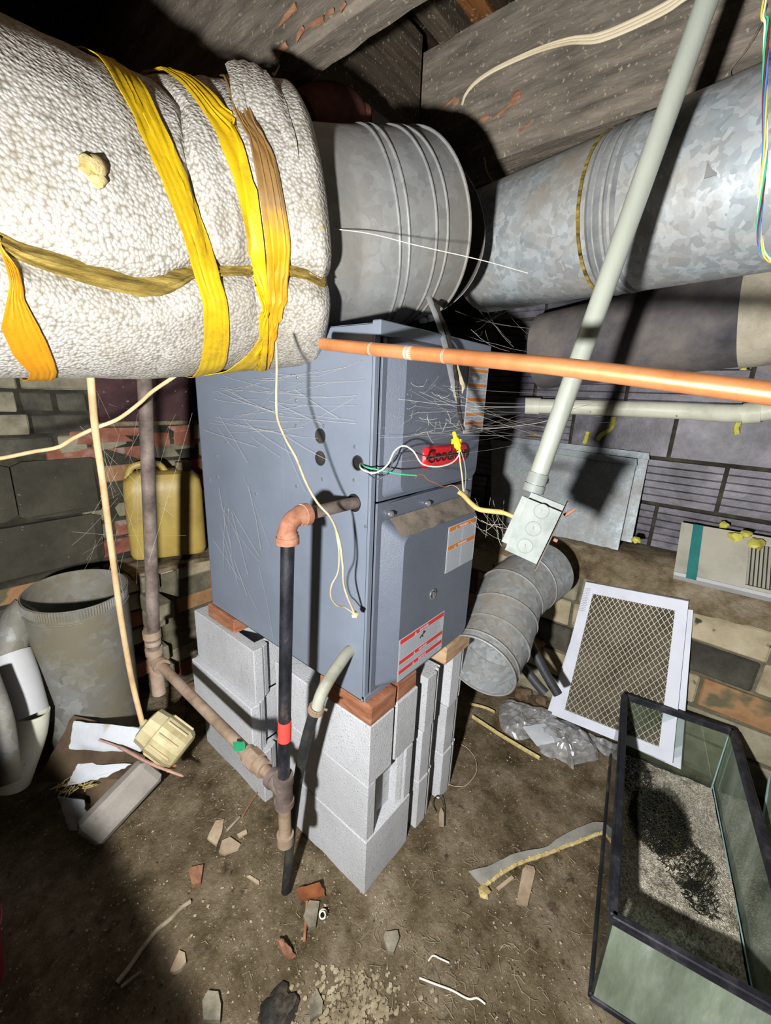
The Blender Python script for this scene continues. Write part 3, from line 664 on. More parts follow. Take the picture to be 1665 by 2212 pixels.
def pan(name, base, front, y0, y1, mats, parent, r=.0, lin_=True):
    """pressed door: base rectangle (x0,x1,z0,z1) at y0 rising to a smaller front rectangle at y1"""
    def loop(rc, y, rad):
        x0, x1, z0, z1 = rc; P = []
        for cx, cz, a in ((x1-rad, z1-rad, 0), (x0+rad, z1-rad, 90), (x0+rad, z0+rad, 180), (x1-rad, z0+rad, 270)):
            for k in range(5): t = math.radians(a+22.5*k); P.append(V(cx+rad*math.cos(t), y, cz+rad*math.sin(t)))
        return P
    L = [loop(base, y0, .012)]
    for t in (0.0, .15, .5, .85, 1.0):
        rc = [b+(f-b)*t for b, f in zip(base, front)]
        L.append(loop(rc, y0+(y1-y0)*(t if lin_ else math.sin(t*math.pi/2)), .012+.012*t))
    mb = MB(); n = 20; vs = [p for l in L for p in l]
    fs = []; mi = []
    for i in range(len(L)-1):
        for k in range(n):
            fs.append([i*n+k, i*n+(k+1) % n, (i+1)*n+(k+1) % n, (i+1)*n+k])
    fs.append([(len(L)-1)*n+k for k in range(n)])
    mb.add(vs, [f[::-1] for f in fs], 0, True); return mb
YD = .020
mb = MB(); mb.box((.2325, YD+.004, 1.335), (.425, .006, .352), bev=.001)
m2 = pan('u', (.034, .432, 1.166, 1.506), (.068, .418, 1.176, 1.492), YD, -.004, None, F); mb.add(m2.v, m2.f, 0)
UD = obj('upper_door', mb, MT['furnace_door_shaded'], F, sharp=25)
mb = MB(); mb.box((.2325, YD+.004, .905), (.425, .006, .500), bev=.001)
m2 = pan('l', (.036, .430, .668, 1.112), (.070, .418, .680, 1.074), YD, -.022, None, F); mb.add(m2.v, m2.f, 0)
LD = obj('lower_door', mb, MT['furnace_door_shaded'], F, sharp=25)
mb = MB()
rows = []
for i in range(24):
    x = .062+.345*i/23; rows.append([V(x, YD-.002-.040*t, 1.114-.038*t+.0006*noise.noise(V(x*40, t*3, 0))) for t in [k/5+(.06*noise.noise(V(x*30, 0, 2)) if k == 5 else 0) for k in range(6)]])
mb.sheet([list(r_) for r_ in zip(*rows)], 0); obj('dust_layer', mb, MT['dust'], LD, 'grey-brown dust settled on the sloping top of the lower door')
# slot between the doors
mb = MB()
rows = [[V(.05+.37*i/20, YD-.002-.016*math.sin(math.pi*i/20)*t, 1.150+.010*math.sin(math.pi*i/20)) for t in (0, .5, 1)] for i in range(21)]
mb.sheet(rows, .0025); obj('finger_pull', mb, MT['furnace_door_shaded'], LD)
for px, py in ((842, 1110), (922, 1087), (1003, 1063)):
    c = ony(px, py, YD-.001); mb = MB(); mb.disc(c, V(0, -1, 0), .0075, .006, 12); mb.disc(c+V(0, -.006, 0), V(0, -1, 0), .0045, .004, 6); obj('thumb_screw', mb, MT['chrome'], LD)
def knob(c, par):
    mb = MB(); n = V(0, -1, 0)
    mb.tube([c+n*.002+V(.0125*math.cos(t*math.pi/10), 0, .0125*math.sin(t*math.pi/10)) for t in range(21)], .0022, 6, caps=False)
    mb.disc(c, n, .009, .002, 16, mi=1); mb.box(c+n*.004, (.004, .004, .015), mi=0)
    obj('door_latch', mb, [MT['chrome'], MT['hose_black']], par)
knob(V(.258, -.0042, 1.413), UD); knob(V(.207, -.0222, .885), LD)
# red badge with raised letters
mb = MB(); b = V(.245, -.008, 1.247)
m2 = pan('b', (.146, .350, 1.222, 1.274), (.150, .346, 1.226, 1.270), -.004, -.012, None, None); mb.add(m2.v, m2.f, 0)
BD = obj('badge', mb, MT['badge'], UD)
mb = MB(); text_mb(mb, 'Goodman', .047, V(.248, -.0125, 1.236), V(1, 0, 0), V(0, 0, 1), .0012, center=True); obj('badge_letters', mb, MT['badge_ink'], BD)
# printed labels
def label(x0, x1, z0, z1, y, bars, col, par, nm, lab, words):
    mb = MB(); mb.box(((x0+x1)/2, y, (z0+z1)/2), (x1-x0, .0006, z1-z0)); L = obj(nm, mb, MT['label'], par, lab)
    mb = MB(); mbw = MB(); mbt = MB(); e = .004
    for (a, b_, wd) in bars:
        za, zb = z1-a*(z1-z0), z1-b_*(z1-z0); mb.box(((x0+x1)/2, y-.0005, (za+zb)/2), (x1-x0-2*e, .0006, za-zb))
        if wd:
            s_ = (za-zb)*.85; text_mb(mbw, wd, s_, V((x0+x1)/2+.004, y-.0009, zb+.2*s_), V(1, 0, 0), V(0, 0, 1), .0002, center=True)
            xx = (x0+x1)/2-.028-(len(wd)*.002); mbw.add([V(xx, y-.001, zb+.001), V(xx+s_, y-.001, zb+.001), V(xx+s_/2, y-.001, za-.001)], [[0, 1, 2]], 0, False)
    edges = [0]+[v for p in bars for v in p[:2]]+[1]
    for i in range(0, len(edges)-1, 2):
        a, b_ = edges[i], edges[i+1]; zz = z1-a*(z1-z0)-.004; end = z1-b_*(z1-z0)+.003
        two = words and i > 0
        while zz > end:
            if two:
                m = (x0+x1)/2; segs = [(x0+e*1.5, m-.003-random.uniform(0, .006)), (m+.003, x1-e*1.5-random.uniform(0, .006))]
            else: segs = [(x0+e*1.5, x1-e*1.5-random.uniform(0, .03))]
            for s0, s1 in segs:
                x = s0
                while x < s1:
                    w1 = random.uniform(.003, .012); mbt.box((x+min(w1, s1-x)/2, y-.0004, zz), (max(.001, min(w1, s1-x)), .0004, .0011)); x += w1+.0012
            zz -= .0034
    obj('colour_bars', mb, col, L); obj('printed_lines', mbt, MT['label_ink'], L, kind='stuff')
    if mbw.v: obj('bar_words', mbw, MT['label'], L)
    return L
label(.325, .430, 1.297, 1.478, -.0048, [(.10, .14, ''), (.30, .34, ''), (.50, .54, ''), (.71, .75, ''), (.84, .88, '')], MT['label_orange'], UD, 'warning_label', 'tall narrow white label with orange bars', True)
label(.262, .417, .925, 1.058, -.0228, [(.02, .11, 'WARNING'), (.42, .51, 'WARNING')], MT['label_orange'], LD, 'warning_label', 'white label with two orange bars', True)
L3 = label(.071, .278, .686, .808, -.0228, [(.02, .12, 'DANGER'), (.50, .59, 'DANGER'), (.74, .83, 'PELIGRO')], MT['label_red'], LD, 'danger_label', 'white label with three red bars', False)
mb = MB(); c = V(.172, -.0237, .779)
for a, b_ in (((-.012, -.005), (-.004, .000)), ((-.004, .0), (.004, .002)), ((.004, .002), (.012, .006)), ((-.004, .0), (.002, -.006)), ((.002, .006), (.006, .009))):
    mb.tube([c+V(a[0], 0, a[1]), c+V(b_[0], 0, b_[1])], .0013, 6)
obj('pictogram', mb, MT['ink'], L3)
# ================================================================== INSULATED DUCT
AX = spline([V(-1.25, .40, 1.595), V(-.86, .398, 1.615), V(-.473, .397, 1.637), V(-.273, .39, 1.649), at(470, 524, .885), at(560, 526, .915), at(648, 528, .945)], 14)
NA = len(AX); RJ = [lerp1([0, .3, .6, .85, .96, 1], [.235, .235, .236, .246, .250, .246], i/(NA-1)) for i in range(NA)]
def frame_at(s):
    x = min(max(s, 0), 1)*(NA-1); i = min(int(x), NA-2); f = x-i
    p = AX[i].lerp(AX[i+1], f); t = (AX[min(i+2, NA-1)]-AX[max(i-1, 0)]).normalized()
    up = V(0, 0, 1); n1 = up.cross(t).normalized()
    if n1.dot(CAM-p) < 0: n1 = -n1
    n2 = t.cross(n1).normalized()
    if n2.z < 0: n2 = -n2
    return p, t, n1, n2, RJ[i]*(1-f)+RJ[i+1]*f
SEAM = [(0, -.16), (.35, -.22), (.50, -.23), (.62, -.27), (.74, -.22), (.86, -.16), (1, -.24)]   # s -> angle fraction, set from pixels below
def jp(s, th, dr=0.0):
    p, t, n1, n2, r = frame_at(s); return p+(n1*math.cos(th)+n2*math.sin(th))*(r+dr)
# numeric inverse: pixel -> (s, theta)
GS = np.linspace(0, 1, 161); GT = np.linspace(-2.4, 2.4, 181)
GP = np.array([[proj(jp(s, t))+tuple(jp(s, t)) for t in GT] for s in GS])
def inv(px, py):
    d = (GP[:, :, 0]-px)**2+(GP[:, :, 1]-py)**2; d = d+1e6*((GP[:, :, 2] > 1.3))
    # prefer near side
    zmin = GP[:, :, 2]; cand = d < 14**2
    if cand.any(): k = np.where(cand, zmin*400+np.sqrt(d), 1e9)
    else: k = d
    i, j = np.unravel_index(np.argmin(k), k.shape); return GS[i], GT[j]
DU = thing('insulated_duct', 'fat duct wrapped in pebbled white insulation with yellow tape bands', 'duct', AX[NA//2]-V(0, 0, .25))
seam_px = [(0, 528), (60, 556), (120, 578), (200, 602), (300, 624), (355, 628), (400, 606), (430, 596), (500, 588), (560, 590), (625, 592), (668, 600), (700, 612)]
seam_st = sorted(inv(*q) for q in seam_px); seam_st = [(0, seam_st[0][1]+.03)]+seam_st
def seam(s): return lerp1([a for a, b in seam_st], [b for a, b in seam_st], s)
edge_px = [(392, 225), (400, 300), (412, 380), (432, 470), (462, 560), (480, 590)]
edge_st = sorted([(inv(*q)[1], inv(*q)[0]) for q in edge_px])
def edge_s(th): return lerp1([a for a, b in edge_st], [b for a, b in edge_st], th)
random.seed(3)
def jr(s, th):
    """jacket thickness variation: a groove along the seam, a step where the second length of wrap starts, loose folds"""
    d = 0.0; a = th-seam(s)
    d -= .022*math.exp(-(a/.085)**2)
    if a < 0: d += .012*min(1, max(0, (-a-.03)/.15))
    e = s-edge_s(th)
    if th > -.9 and a > 0: d += .008*(1/(1+math.exp(-e*160)))-.010*math.exp(-(e/.010)**2)
    q = V(s*9, th*1.5, 0); d += .006*noise.noise(q)+.0025*noise.noise(q*3.3)
    if s > .96: d -= .014*((s-.96)/.04)**2
    return d
rows = []
NS, NTH = 230, 220
for i in range(NS+1):
    s = i/NS; rows.append([jp(s, -math.pi+2*math.pi*j/NTH, jr(s, (-math.pi+2*math.pi*j/NTH))) for j in range(NTH)]); rows[-1].append(rows[-1][0].copy())
mb = MB(); mb.sheet(rows, 0); e0 = len(mb.v); last = rows[-1]
inner = [jp(.999, -math.pi+2*math.pi*j/NTH, -.045) for j in range(NTH+1)]; mb.sheet([last, inner], 0)
obj('insulation_jacket', mb, MT['jacket'], DU)
# exposed wool in the seam
WS = [inv(*q)[0] for q in [(10, 530), (120, 580), (300, 624), (380, 618), (420, 598), (560, 590), (690, 605)]]
random.seed(5)
rows = []
for i in range(150):
    s = .02+.96*i/149; w_ = lerp1([0]+WS, [.06, .06, .10, .13, .12, .05, .05, .06], s)
    c = seam(s)
    rows.append([jp(s, c+(k/6-1)*w_, -.006-.012*abs(k/6-1)**2+.004*noise.noise(V(s*60, k*.7, 0))+.003*math.sin(k*1.9+s*3)) for k in range(13)])
mb = MB(); mb.sheet(rows, 0); obj('exposed_wool', mb, MT['wool'], DU, 'strip of yellow glass wool showing along the open seam')
def band(name, left, right, mat, dr=.004, ext0=1.2, ext1=.9, lab=None, n=40, wr=.0006):
    A = [inv(*q) for q in left]; B = [inv(*q) for q in right]
    A.sort(key=lambda q: -q[1]); B.sort(key=lambda q: -q[1])
    def f(L, t): return lerp1([-b for a, b in L], [a for a, b in L], -t)
    t0, t1 = max(A[0][1], B[0][1])+ext0, min(A[-1][1], B[-1][1])-ext1
    # slopes beyond the measured ends carry on
    def g(L, t):
        if t > L[0][1]: k = min(3, len(L)-1); m = (L[0][0]-L[k][0])/max(.05, L[0][1]-L[k][1]); return L[0][0]+m*(t-L[0][1])*.5
        if t < L[-1][1]: k = max(0, len(L)-4); m = (L[-1][0]-L[k][0])/min(-.05, L[-1][1]-L[k][1]); return L[-1][0]+m*(t-L[-1][1])*.5
        return f(L, t)
    rows = []
    for i in range(n*2):
        t = t0+(t1-t0)*i/(n*2-1); a, b = g(A, t), g(B, t)
        rows.append([jp(a+(b-a)*k/14, t, max(jr(a+(b-a)*k/14, t), -.008)*.9+dr+wr*math.sin(k*2.1+3*noise.noise(V(t*2, k*.2, 1)))) for k in range(15)])
    mb = MB(); mb.sheet(rows, .0015); return obj(name, mb, mat, DU, lab)
band('tape_band', [(8, 545), (10, 600), (5, 690), (30, 750), (65, 795)], [(14, 540), (28, 580), (45, 635), (90, 722), (120, 790)], MT['tape_orange'], lab='leftmost amber tape band low on the duct', ext0=.05)
band('tape_band', [(215, 125), (255, 190), (300, 290), (350, 400), (400, 520), (425, 620), (432, 700), (428, 780)], [(268, 145), (300, 175), (350, 265), (385, 350), (430, 460), (470, 580), (485, 660), (485, 720), (477, 775)], MT['tape_yellow'], lab='wide bright yellow tape band')
band('tape_band', [(428, 240), (460, 305), (500, 400), (520, 480), (535, 560), (548, 610), (568, 660), (545, 725), (515, 775)], [(488, 258), (520, 315), (550, 420), (565, 500), (575, 600), (579, 660), (579, 700), (573, 765)], MT['tape_yellow'], .006, lab='wrinkled yellow tape band twisted at the bottom', wr=.0012)
band('tape_band', [(510, 265), (535, 315), (555, 400), (570, 480), (579, 560), (581, 650), (580, 715)], [(552, 280), (590, 355), (610, 440), (623, 520), (626, 590), (613, 650), (592, 705)], MT['tape_brown'], .004, lab='amber tape band turned brown in its upper part', wr=.0010)
# torn flap of facing and a fluff tuft
st = [inv(*q) for q in [(512, 262), (560, 262), (605, 285), (640, 330)]]
rows = []
for i in range(22):
    f = i/21; px = 512+130*f; py = lerp1([0, .4, .7, 1], [262, 252, 275, 345], f); s, t = inv(px, py)
    h = .022*math.sin(math.pi*min(1, .25+f*.75))*(1-.3*f)
    rows.append([jp(s, t-.03+.10*k, .004+h*(k/5)**.7+.004*noise.noise(V(f*6, k*.6, 0))) for k in range(6)])
mb = MB(); mb.sheet(rows, .006); obj('torn_flap', mb, MT['jacket'], DU, 'torn curl of white facing standing off the top')
for tuft in ([(185, 355, .012), (200, 368, .014), (208, 386, .010)], [(690, 495, .007)]):
    mb = MB()
    for (px, py, r_) in tuft:
        s, t = inv(px, py); m2 = rock_mb(jp(s, t, .004), r_, (1, 1, 1), int(px)); mb.add(m2.v, m2.f)
    obj('wool_tuft', mb, MT['fluff'], DU)

# ================================================================== SHEET-METAL ELBOW ABOVE THE FURNACE
EL = thing('duct_elbow', 'ribbed dull sheet-metal elbow running from the insulated duct into the furnace top', 'duct elbow', (.2, .35, 1.52))
EP = spline([at(590, 520, .93), at(700, 516, .985), at(775, 514, 1.01), at(830, 510, 1.035), at(885, 504, 1.075)], 8)
tend = (EP[-1]-EP[-2]).normalized(); hz = V(tend.x, tend.y, 0).normalized()
m = len(EP)
mb = MB(); R_E = .201
mb.shell(EP, [R_E*(1 if i < m-1 else 1) for i in range(m)], .002, 72)
obj('front_section', mb, MT['galv_dull'], EL)
Q = spline([EP[-1], EP[-1]+V(.07, .09, -.01), V(.30, .40, 1.70), V(.25, .43, 1.60)], 6)
mb = MB(); mb.shell(Q, [R_E*lerp1([0, .15, .5, 1], [.999, .97, .80, .70], i/(len(Q)-1)) for i in range(len(Q))], .002, 60); obj('rear_section', mb, MT['galv_dull'], EL)
def bead(path, i, r, w_, tilt=0.0, mat=None, parent=None, name='bead', grow=.0022):
    p = path[i]; t = (path[min(i+1, len(path)-1)]-path[max(i-1, 0)]).normalized()
    if tilt: ax = V(0, 0, 1).cross(t).normalized(); t = Matrix.Rotation(tilt, 3, ax)@t
    u = t.orthogonal().normalized(); v_ = t.cross(u)
    mb = MB(); c = [p+(u*math.cos(a)+v_*math.sin(a))*(r+grow*.4) for a in [2*math.pi*k/72 for k in range(72)]]
    c += c[:1]; mb.tube(c, w_, 8, caps=False); return obj(name, mb, mat, parent)
for px in (17, 19, 24, 26): bead(EP, px, R_E, .0032, .05*(px-20)/6, MT['galv_dull'], EL)
bead(EP, len(EP)-1, R_E, .0042, 0, MT['galv_dull'], EL, 'rim')
mb = MB(); mb.box((.228, .40, 1.545), (.30, .34, .05), bev=.003); obj('furnace_collar', mb, MT['galv_dull'], EL)
# white rags between elbow and furnace top
mb = MB(); random.seed(11)
for (px, py, r_) in [(905, 672, .016), (922, 668, .013), (930, 685, .014), (915, 690, .012)]:
    c = at(px, py, 1.12); m2 = rock_mb(c, r_, (1.3, 1, .8), int(px)+py); mb.add(m2.v, m2.f)
obj('white_rag', mb, MT['paper'], None, 'small crumpled white scrap behind the elbow on the furnace top', 'rag')

# ================================================================== ROUND DUCTS UNDER THE JOIST
GD = Vector((.2, .98, -.006)).normalized()
C0 = at(1355, 462, 1.10); GA = [C0+GD*(-.95+.05*i) for i in range(29)]
G = thing('galvanized_duct', 'bright spangled galvanized round duct under the big joist', 'duct', GA[12]-V(0, 0, .19))
def wob(i): return .185*(1+.004*math.sin(i*1.7))
split = 19
mb = MB(); mb.shell(GA[:split+1], .188, .002, 72); obj('near_section', mb, MT['galv'], G)
mb = MB(); mb.shell(GA[split:], .184, .002, 72); obj('far_section', mb, MT['galv'], G)
mb = MB(); pts = [GA[split]+GD*(-.055+.008*i) for i in range(10)]; mb.shell(pts, [.1885+.0022*math.sin(i*2.6) for i in range(10)], .002, 72)
obj('foil_tape', mb, MT['strap_grey'], G, 'wrinkled grey foil tape round the joint')
mb = MB(); mb.shell([GA[split]+GD*(.028+.004*i) for i in range(3)], .190, .002, 72); obj('glue_line', mb, MT['wool'], G)
mb = MB(); a = GA[15]; mb.box(a+V(-.187, 0, -.02), (.004, .02, .05)); obj('metal_clip', mb, MT['strap_grey'], G)
d0, d1 = at(1600, 686, 1.33), at(1090, 775, 1.90); dd = (d1-d0).normalized()
DP = [d0-dd*.5+dd*(.06*i) for i in range(20)]
D = thing('dusty_duct', 'dark dust-covered round duct below the galvanized one', 'duct', DP[8]-V(0, 0, .16))
mb = MB(); mb.tube(DP, .150, 60); obj('pipe_body', mb, MT['dark_duct'], D)
mb = MB(); c0 = at(1640, 682, 1.31); tt = (c0-d0).dot(dd); mb.shell([d0+dd*(tt+.035-.03*i) for i in range(12)], [.154+.0015*math.sin(i*1.3) for i in range(12)], .003, 60); obj('canvas_wrap', mb, MT['canvas'], D, 'pale grey canvas wrap at the right')

# ================================================================== PIPES
def pathat(q): return [at(*a) for a in q]
# rusty cast-iron waste pipe above the elbow
S = thing('waste_pipe', 'rusty cast-iron waste pipe with fat elbow above the sheet-metal elbow', 'pipe', at(710, 250, 1.12))
mb = MB(); mb.tube(spline(pathat([(500, 300, .98), (600, 262, 1.0), (655, 248, 1.03)]), 5), .048, 24); obj('left_pipe', mb, MT['rust_pipe'], S)
mb = MB(); mb.tube(spline(pathat([(655, 268, 1.02), (690, 250, 1.03), (728, 250, 1.06), (762, 272, 1.10)]), 5), [.045]+[.060]*13+[.058, .052], 28); obj('elbow', mb, MT['rust_pipe'], S)
mb = MB(); mb.tube(pathat([(758, 268, 1.095), (775, 280, 1.11)]), .056, 24); obj('collar', mb, MT['rust_pipe'], S)
mb = MB(); mb.tube(spline(pathat([(775, 263, 1.11), (860, 325, 1.26), (960, 400, 1.44)]), 6), .042, 24); obj('right_pipe', mb, MT['steel_black'], S)
# copper pipe across the front
q = []
for i in range(26):
    px = 697+(1790-697)*i/25; inv_d = 1.17+(px-660)*(2.5-1.17)/(1665-660); py = lerp1([697, 830, 1250, 1665, 1800], [743, 757, 793, 848, 868], px); q.append(at(px, py, 1/inv_d))
a, b = q[0], q[-1]; q = [a.lerp(b, i/25)+(q[i]-a.lerp(b, i/25))*.75 for i in range(26)]
q = q+[b+(b-a).normalized()*.06*i for i in range(1, 12)]
CP = thing('copper_pipe', 'long orange copper pipe crossing in front of the furnace', 'pipe', (a+b)/2-V(0, 0, .01))
mb = MB(); mb.tube(q, .0111, 24); obj('tube', mb, MT['copper'], CP)
def on_path(q, px):
    k = min(range(len(q)-1), key=lambda i: abs(proj((q[i]+q[i+1])/2)[0]-px)); t = 0
    a, b = q[k], q[k+1]; pa, pb = proj(a)[0], proj(b)[0]; t = (px-pa)/(pb-pa); return a.lerp(b, t), (b-a).normalized()
for px, l, r_ in ((887, .016, .0116), (805, .006, .0115), (963, .005, .0114)):
    c, t = on_path(q, px); mb = MB(); n = 7; mb.tube([c+t*(l*(i/(n-1)-.5)) for i in range(n)], [r_-.0003+.0003*math.sin(i*2) for i in range(n)], 20); obj('solder_blotch', mb, MT['patina'], CP)
# conduit with box
c0, c1 = at(1150, 1062, .845), at(1548, -60, .665)
CT = thing('conduit', 'slanting silver metal conduit tube in front of the ducts', 'conduit', c0)
mb = MB(); mb.tube([c0.lerp(c1, i/10) for i in range(15)], .0178, 24); obj('tube', mb, MT['conduit'], CT)
ax = (c1-c0).normalized()
mb = MB(); mb.tube([c0+ax*.0, c0+ax*.015], .0215, 20); mb.tube([c0+ax*.017, c0+ax*.038], .0202, 20); mb.box(c0+ax*.022+RT*.02, (.012, .008, .010), bev=.001); obj('connector', mb, MT['box_zinc'], CT)
# junction box: local axes
bz = -(ax*.98+RT*.10).normalized()                                    # down along the box
bn = (-FW*.92-RT*.30-DN*.12); bn = (bn-bz*bn.dot(bz)).normalized()   # front face looks at the camera
bx = bz.cross(bn); bx = bx if bx.dot(RT) > 0 else -bx
BC = at(1147, 1137, .86)
JB = thing('junction_box', 'grey metal junction box with three round knockouts at the conduit end', 'junction box', BC+V(0, 0, -.07))
def loc(x, z, n): return BC+bx*x-bz*z+bn*n
bw, bh, bd = .080, .128, .056
mb = MB(); bm = bmesh.new(); bmesh.ops.create_cube(bm, size=1.0)
for v in bm.verts: v.co = V(v.co.x*bw, v.co.y*bd, v.co.z*bh)
es = [e for e in bm.edges if not (e.verts[0].co.x > 0 and e.verts[1].co.x > 0)]
bmesh.ops.bevel(bm, geom=es, offset=.013, segments=4, affect='EDGES')
bm.verts.index_update(); mb.add([loc(v.co.x, v.co.z, -v.co.y) for v in bm.verts], [[v.index for v in f.verts] for f in bm.faces]); bm.free()
obj('box_body', mb, MT['box_zinc'], JB, sharp=60)
for z in (.038, 0, -.038):
    mb = MB(); c = loc(.006, z, bd/2+.0003); mb.tube([c+bx*((.0140)*math.cos(t*math.pi/12))-bz*((.0140)*math.sin(t*math.pi/12)) for t in range(25)], .0009, 6, caps=False)
    mb.disc(c-bn*.0004, bn, .0133, .0010, 20); mb.box(c+bn*.0006, (.0014, .0014, .009)); obj('knockout', mb, MT['box_zinc'], JB)
rows = []
for i in range(12):
    z = -.074+.148*i/11; rows.append([loc(bw/2+.004+.001*noise.noise(V(i, k, 0)), z, bd/2+.010-.085*k/7+.004*noise.noise(V(i*.8, k*.8, 2))) for k in range(8)])
mb = MB(); mb.sheet(rows, .0022); obj('cover_plate', mb, MT['old_iron'], JB, 'rusty ragged cover plate on the side')
mb = MB(); c = loc(bw/2+.005, -.006, .0); mb.tube([c, c+bx*.012], .004, 10); c2 = loc(bw/2+.008, .045, .0); mb.tube([c2, c2-bz*.02+bx*.012], [.004, .003], 8); obj('cover_screw', mb, MT['rust_fitting'], JB)
# white plastic drain pipe
pv = spline([at(1128, 876, 2.02), at(1300, 881, 1.87), at(1480, 888, 1.70), at(1600, 893, 1.56), at(1700, 880, 1.47), at(1800, 850, 1.39), at(1800, 850, 1.39)+V(.02, -.5, .03)], 6)
PV = thing('plastic_pipe', 'dirty white plastic drain pipe below the dusty duct', 'pipe', pv[6]-V(0, 0, .03))
mb = MB(); mb.tube(pv, .0335, 24); obj('tube', mb, MT['pvc'], PV)
for px, l in ((1150, .07), (1625, .05)):
    c, t = on_path(pv, px); mb = MB(); mb.tube([c-t*l/2, c+t*l/2], .0385, 24); obj('coupling', mb, MT['pvc'], PV)
mb = MB(); mb.tube(spline([at(1135, 876, 2.02), at(1085, 880, 2.00), at(1030, 893, 1.95), at(960, 915, 1.9)], 5), .040, 24); obj('dark_bend', mb, MT['purple_pipe'], PV)
# ---- gas pipe
E0 = V(-.184, .073, 1.151); T0 = at(613, 1705, .985)
GP_ = thing('gas_pipe', 'black iron gas pipe with pinkish elbow dropping beside the furnace', 'pipe', T0-V(0, 0, .22))
mb = MB(); mb.tube([V(.045, .073, 1.151), V(-.150, .073, 1.151)], .0135, 20); obj('nipple', mb, MT['old_iron'], GP_)
mb = MB(); arc = [E0+V(.045, 0, 0)]+[E0+V(.028-.028*math.sin(a), 0, -.028+.028*math.cos(a)) for a in [i*math.pi/2/8 for i in range(9)]]+[E0+V(0, 0, -.045)]
mb.tube(arc, [.0205]*2+[.0178]*7+[.0205]*2, 24); mb.tube([E0+V(.036, 0, 0), E0+V(.050, 0, 0)], .0225, 24); mb.tube([E0+V(0, 0, -.036), E0+V(0, 0, -.050)], .0225, 24)
obj('elbow', mb, MT['rust_fitting'], GP_)
mb = MB(); mb.tube([E0+V(0, 0, -.04), E0.lerp(T0, .5), T0+V(0, 0, .02)], .0138, 20); obj('riser', mb, MT['steel_black'], GP_)
f1 = .745; c = E0.lerp(T0, f1); dv = (T0-E0).normalized(); mb = MB(); mb.tube([c-dv*.026, c+dv*.026], .0150, 20); TP = obj('red_tape', mb, MT['red_tape'], GP_, 'red tape wrapped round the pipe')
mb = MB(); n_ = (CAM-c).normalized()
for i in range(3): mb.box(c+n_*.0148+V(0, 0, .012-.011*i)-RT*.004, (.006, .002, .003))
obj('ink_marks', mb, MT['ink'], TP)
dl = V(0, 0, -1)
mb = MB(); mb.tube([T0-dl*.036, T0+dl*.040], .0200, 20); mb.tube([T0-dl*.040, T0-dl*.022], .0235, 20); mb.tube([T0+dl*.030, T0+dl*.045], .0235, 20)
P1 = at(335, 1425, 1.39); pd = (P1-T0).normalized(); mb.tube([T0, T0+pd*.045], .020, 20); mb.tube([T0+pd*.034, T0+pd*.050], .0235, 20); obj('tee', mb, MT['old_iron'], GP_)
mb = MB(); mb.tube([T0+dl*.04, T0+dl*.150], .0150, 20); obj('drip_leg', mb, MT['tan_iron'], GP_)
mb = MB(); mb.tube([T0+dl*.138, T0+dl*.165, T0+dl*.172], [.0205, .0205, .014], 20); obj('cap', mb, MT['tan_iron'], GP_)
SP = thing('supply_pipe', 'dusty tan iron pipe slanting from the old wall pipe to the gas pipe tee', 'pipe', T0.lerp(P1, .5)-V(0, 0, .02))
mb = MB(); mb.tube([T0+pd*.05, P1], .0150, 20); obj('tube', mb, MT['tan_iron'], SP)
for k, (a, b) in enumerate(((.075, .10), (.10, .135), (.125, .15))):
    mb = MB(); mb.tube([T0+pd*a, T0+pd*b], [.0215, .026, .0215][k], 8 if k == 1 else 20); obj('union_ring', mb, MT['tan_iron'], SP)
gc = at(522, 1603, 1.075); mb = MB(); rows = [[gc+RT*(.014*(i/5-.5)*2+.003*noise.noise(V(i, j, 0)))+V(0, 0, .014*(j/5-.5)*2)-FW*(.018+.004*noise.noise(V(i*.7, j*.7, 5))) for j in range(6)] for i in range(6)]
mb.sheet(rows, .002); obj('green_tag', mb, MT['green_plastic'], SP, 'torn bit of green plastic stuck on the pipe')
vt = at(312, 780, 1.12); vt = V(P1.x+(vt.x-P1.x)*.9, P1.y+(vt.y-P1.y)*.9, vt.z)
IP = thing('wall_pipe', 'old brown iron pipe standing upright in front of the amber jug', 'pipe', P1-V(0, 0, .04))
top = at(308, 700, 1.09)
mb = MB(); mb.tube([P1+V(0, 0, .03), P1.lerp(top, .5), top], .0185, 20); obj('riser', mb, MT['old_iron'], IP)
mb = MB()
for a, b, r_ in ((-.035, .03, .022), (.025, .045, .026), (.06, .075, .024), (.085, .11, .027)): mb.tube([P1+V(0, 0, a), P1+V(0, 0, b)], r_, 16)
mb.tube([P1, P1-pd*.045], .021, 16); mb.tube([P1-pd*.035, P1-pd*.052], .025, 16); mb.tube([P1-V(0, 0, .03), P1-V(0, 0, .13)], .021, 16); obj('fittings', mb, MT['tan_iron'], IP)
# ---- hose 
HP = thing('drain_hose', 'grey tubing clamped to a black hose hanging from the furnace side to the dirt', 'hose', onz(617, 1920, 0))
hs = V(0, .076, .764)
up_ = spline([hs+V(.02, .0, .004), hs+V(-.012, -.004, .006), at(735, 1432, 1.01), at(712, 1466, .975), at(694, 1500, .965), at(684, 1530, .965)], 6)
mb = MB(); mb.tube(up_, .0145, 18); obj('grey_tubing', mb, MT['hose_grey'], HP)
lo_ = spline([at(684, 1526, .965), at(670, 1566, .985), at(656, 1620, 1.02), at(643, 1690, 1.08), at(634, 1760, 1.12), at(627, 1820, 1.16), onz(617, 1925, .015)], 6)
mb = MB(); mb.tube(lo_, .0125, 18); obj('black_hose', mb, MT['hose_black'], HP)
c = at(683, 1532, .965); t = (lo_[3]-lo_[0]).normalized(); u = t.orthogonal().normalized(); v_ = t.cross(u); mb = MB()
